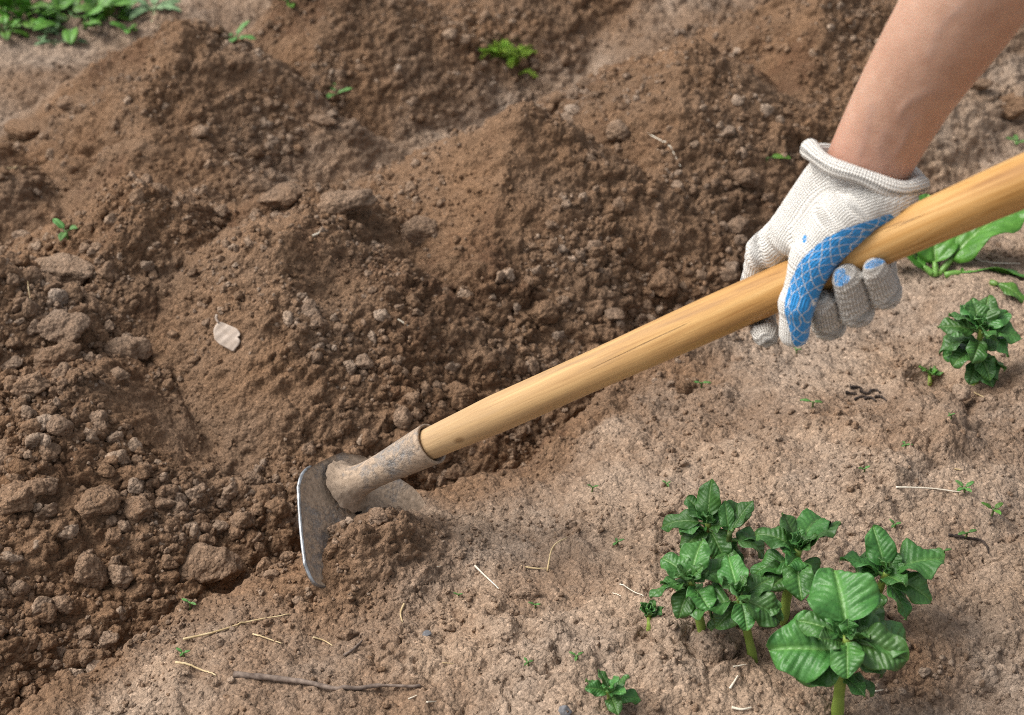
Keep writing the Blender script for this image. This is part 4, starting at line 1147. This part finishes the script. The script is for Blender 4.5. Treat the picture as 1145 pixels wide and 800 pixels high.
seedling(857, 181, 5, 24, 210, "single grass-like shoot on the dark slope left of the glove cuff", n=1, mat=M_WEED)
seedling(1136, 163, 5, 14, 211, "green weed seedling at the right edge above the handle", n=4)
SG = "tiny seedlings dotted over the pale bed"
for q, (x, y) in enumerate([(512,668),(690,610),(745,545),(966,528),(1012,500),(890,395),(1063,468),(1000,590),(205,735),(645,736),(590,745),(1055,620),(598,680)]):
    seedling(x, y, rng.uniform(2, 5), rng.uniform(3, 6), 300+q, "tiny green seedling dotting the pale dry bed", SG, n=int(rng.integers(2, 4)))

# straws, twigs, roots
def strand(name, pts, r, mat, label, cat, group=None, lift=.0015, arc=0.0, k=7, knob=0.0, seed=0, taper=.5):
    W = [hit(*p) for p in pts]; B = np.mean(W, axis=0)
    P = smooth_path(W, 30); hz = hgt(P[:, 0], P[:, 1]); base = np.maximum(P[:, 2], hz)
    sm = np.convolve(np.pad(base, 6, mode='edge'), np.ones(13)/13, 'valid'); P[:, 2] = np.maximum(sm, hz - r*.3) + lift*.6 + r*.5 + arc*np.sin(np.linspace(0, PI, 30))
    r_ = np.random.default_rng(seed)
    R_ = r*np.linspace(1, taper, 30)*(1 + knob*r_.normal(size=30))
    mb = MB(); add_tube(mb, P, np.maximum(R_, r*.3), k); o = mb.build(name, mat, None, origin=B); o.location = B
    tag(o, label, cat, group); return o
strand("twig", [(262,757),(300,761),(340,766),(380,771),(425,773),(470,768)], .0027, M_TWIG, "long grey-brown twig lying on the pale bed at the bottom", "twig", knob=.10, seed=1, taper=.45)
strand("twig", [(1060,600),(1080,603),(1098,608),(1105,622)], .0014, M_DARKTWIG, "dark crooked twig lying on the bed at the right", "twig", knob=.2, seed=2)
strand("twig", [(385,735),(396,727),(405,719)], .0014, M_TWIG, "short dark twig in front of the hoe blade, above the long twig", "twig", knob=.15, seed=3)
strand("straw", [(205,717),(240,708),(280,698),(324,688)], .0011, M_STRAW, "long golden straw across the pale lip left of the hoe blade", "straw", seed=4)
strand("straw", [(197,743),(220,750),(242,757)], .0011, M_STRAW, "shorter golden straw below the long one on the lip", "straw", seed=5)
strand("straw", [(283,711),(300,716),(315,721)], .0008, M_STRAW, "thin short straw just right of the long golden straw", "straw", seed=6)
strand("straw", [(350,714),(362,718),(372,723)], .0008, M_STRAW, "curved pale straw below the hoe blade tip", "straw", seed=7)
strand("straw", [(531,634),(545,648),(558,660)], .0009, M_STRAWP, "slanting pale straw right of the hoe's soil mound", "straw", seed=8)
strand("straw", [(612,640),(618,620),(634,603)], .0009, M_STRAW, "bent golden stalk standing out of the bed in the middle", "straw", arc=.006, seed=9)
strand("straw", [(583,635),(600,637),(615,637)], .0009, M_STRAW, "short flat straw at the foot of the bent golden stalk", "straw", seed=10)
strand("straw", [(1002,546),(1040,548),(1075,552)], .0009, M_STRAWP, "long pale straw on the bed above the dark twig at right", "straw", seed=11)
strand("root_strand", [(724,150),(740,160),(752,170),(761,190)], .0009, M_STRAWP, "curved pale root lying on the dark slope in the upper middle", "root", seed=12)
strand("straw", [(1085,243+45),(1100,294),(1140,297)], .0010, M_STRAWP, "pale straw beside the broad-leaved weed at the right edge", "straw", seed=13)
strand("straw", [(452,676),(448,688),(450,697)], .0010, M_STRAW, "frayed straw scrap on the bed below the soil mound", "straw", seed=14)
strand("root_strand", [(350,265),(357,262),(361,256)], .0012, M_STRAWP, "white curved root bit near the crest above the dead leaf", "root", seed=15)
strand("straw", [(2,189),(16,190),(30,189)], .0013, M_STRAW, "straw at the left edge on the dark furrow, upper left", "straw", seed=16)
strand("straw", [(30,300),(36,350)], .0008, M_STRAW, "upright thin straw among the big clods at the left", "straw", arc=.004, seed=17)
strand("straw", [(445,358),(456,366),(464,371)], .0010, M_STRAWP, "pale splinter on the dark slope in the centre", "straw", seed=18)
strand("straw", [(816,772),(821,764),(825,757)], .0010, M_STRAWP, "pale chip of straw below the low potato shoot", "straw", seed=19)
strand("straw", [(818,793),(830,795),(840,793)], .0012, M_STRAWP, "pale splinter at the bottom edge left of the largest shoot", "straw", seed=20)
strand("straw", [(693,655),(706,663),(720,668)], .0006, M_STRAWP, "hair-thin pale fibre left of the tiny leaf rosette", "straw", seed=21)
for q in range(14):
    x = rng.uniform(420, 1140); y = rng.uniform(390, 795) if q % 4 else rng.uniform(600, 795)
    if y < 560 - (x-420)*.42 + 40: y = rng.uniform(620, 795)
    a = rng.uniform(-.6, .6); l = rng.uniform(6, 17)
    strand("straw_chip", [(x, y), (x+l*math.cos(a), y+l*math.sin(a)*.7)], rng.uniform(.0005, .0009), M_STRAWP if q % 3 else M_STRAW, "small chip of dry straw scattered on the pale bed", "straw", "straw chips on the pale bed", lift=.0008, k=5, seed=40+q)
# dark rotted scraps
for q, (x, y) in enumerate([(958,436),(968,441),(978,438),(985,446),(962,446),(952,440),(973,447)]):
    strand("plant_scrap", [(x-7, y+rng.uniform(-3, 3)), (x, y+rng.uniform(-2, 2)), (x+6, y+rng.uniform(-4, 4))], .0014, M_DARKTWIG, "blackish rotted plant scrap in the small heap below the fingers", "plant scrap", "rotted scraps on the bed", knob=.3, seed=90+q)
# pebbles
for q, (x, y, w, lab) in enumerate([(478,711,12,"dark grey pebble on the bed below the soil mound"), (632,797,16,"grey pebble at the bottom edge left of the lone shoot"), (912,672,6,"small white pebble right of the largest potato shoot")]):
    P = hit(x, y); V, F = clod_shape(4, 40+q, 20, .03, .8); r = w*.5*depth_of(P)/FPX
    me = make_mesh("pebble", V*r, F); o = link("pebble", me, M_PEBBLE if q < 2 else M_STRAWP); o.location = P + np.array([0, 0, r*.35]); tag(o, lab, "pebble")
# dead leaf
Bd = hit(256, 376)
nrm_ = unit(np.array([-.05, -.75, .75])); uvx = unit(np.cross([0, 1, .9], nrm_)); uvx = np.array([1.0, 0.05, 0]); uvx = unit(uvx - nrm_*(uvx @ nrm_)); uvy = np.cross(nrm_, uvx)
ou = [(-13,-4),(-14,4),(-12,10),(-8,13.5),(-3,12),(3,9),(9,6),(12,2),(12.5,-1),(10,-2.5),(12.5,-6),(12,-9),(8,-14),(5,-16.5),(-1,-13),(-8,-9)]
nr_, na_ = 9, 64
oa = smooth_path(np.array([(x, y, 0) for x, y in ou+[ou[0]]], float), na_+1)[:-1]
V = [[0, 0, 0]]; 
for i in range(1, nr_+1):
    f_ = i/nr_
    for p in oa: V.append([p[0]*f_, p[1]*f_, 0])
V = np.array(V); V[:, 2] = .0045*(V[:, 0]**2) - .004*V[:, 1]**2*.5 + .5*np.sin(V[:, 0]*.5)*np.cos(V[:, 1]*.6)
idx = lambda i, j: 1+(i-1)*na_+(j % na_)
tri = np.array([[0, idx(1, j), idx(1, j+1)] for j in range(na_)]); qd = np.array([[idx(i, j), idx(i+1, j), idx(i+1, j+1), idx(i, j+1)] for i in range(1, nr_) for j in range(na_)])
cen = Bd + nrm_*.006
tw_ = lambda A: A[:, 0:1]*.001*uvx + A[:, 1:2]*.001*uvy + A[:, 2:3]*.001*nrm_
mb = MB(); n0 = len(V); VV = np.concatenate([tw_(V), tw_(V)-nrm_*.0004]); mb.add(VV, qd); mb.F += [tri, tri[:, ::-1]+n0, qd[:, ::-1]+n0]; mb.M += [np.zeros(len(tri)), np.zeros(len(tri)), np.zeros(len(qd))]
rg = np.array([idx(nr_, j) for j in range(na_)]); rg2 = np.roll(rg, -1); mb.F.append(np.stack([rg, rg+n0, rg2+n0, rg2], 1)); mb.M.append(np.zeros(na_))
add_tube(mb, smooth_path(tw_(np.array([(-9, 12.5, .6), (-11, 17, 1.6), (-10, 20.5, 2.4)], float)), 8), np.linspace(.0010, .0014, 8), 6)
dl = mb.build("dead_leaf", M_DEADLEAF); dl.location = cen; tag(dl, "pale dry dead leaf lying on the dark heap at left", "dead leaf")

# ------------------------------------------------------------------ light
SUN_EL, SUN_AZ = math.radians(50), math.radians(-84)     # azimuth from +Y towards +X: from the left
w = bpy.data.worlds.new("World"); scn.world = w; w.use_nodes = True; nt = w.node_tree
bg = nt.nodes['Background']; sky = nt.nodes.new('ShaderNodeTexSky'); sky.sky_type = 'NISHITA'; sky.sun_disc = False
sky.sun_elevation = SUN_EL; sky.sun_rotation = SUN_AZ; sky.air_density = 1.0; sky.dust_density = 4.0; sky.ozone_density = 1.0
hs = nt.nodes.new('ShaderNodeHueSaturation'); hs.inputs['Saturation'].default_value = .25      # cloudy sky: nearly grey
nt.links.new(sky.outputs[0], hs.inputs['Color']); nt.links.new(hs.outputs[0], bg.inputs['Color']); bg.inputs['Strength'].default_value = .15
sd = bpy.data.lights.new("sun", 'SUN'); sd.energy = 2.5; sd.angle = math.radians(34); sd.color = (1.0, .95, .88)
so_ = bpy.data.objects.new("sun", sd); COL.objects.link(so_)
dirv = Vector((math.sin(SUN_AZ)*math.cos(SUN_EL), math.cos(SUN_AZ)*math.cos(SUN_EL), math.sin(SUN_EL)))
so_.rotation_euler = dirv.to_track_quat('Z', 'Y').to_euler(); so_.location = (0, 0, 5)
vs = scn.view_settings; vs.view_transform = 'Standard'; vs.look = 'None'; vs.gamma = 1.0; vs.exposure = 0.34; vs.use_curve_mapping = False
scn.cycles.max_bounces = 5; scn.cycles.use_denoising = False; scn.cycles.filter_width = 1.0
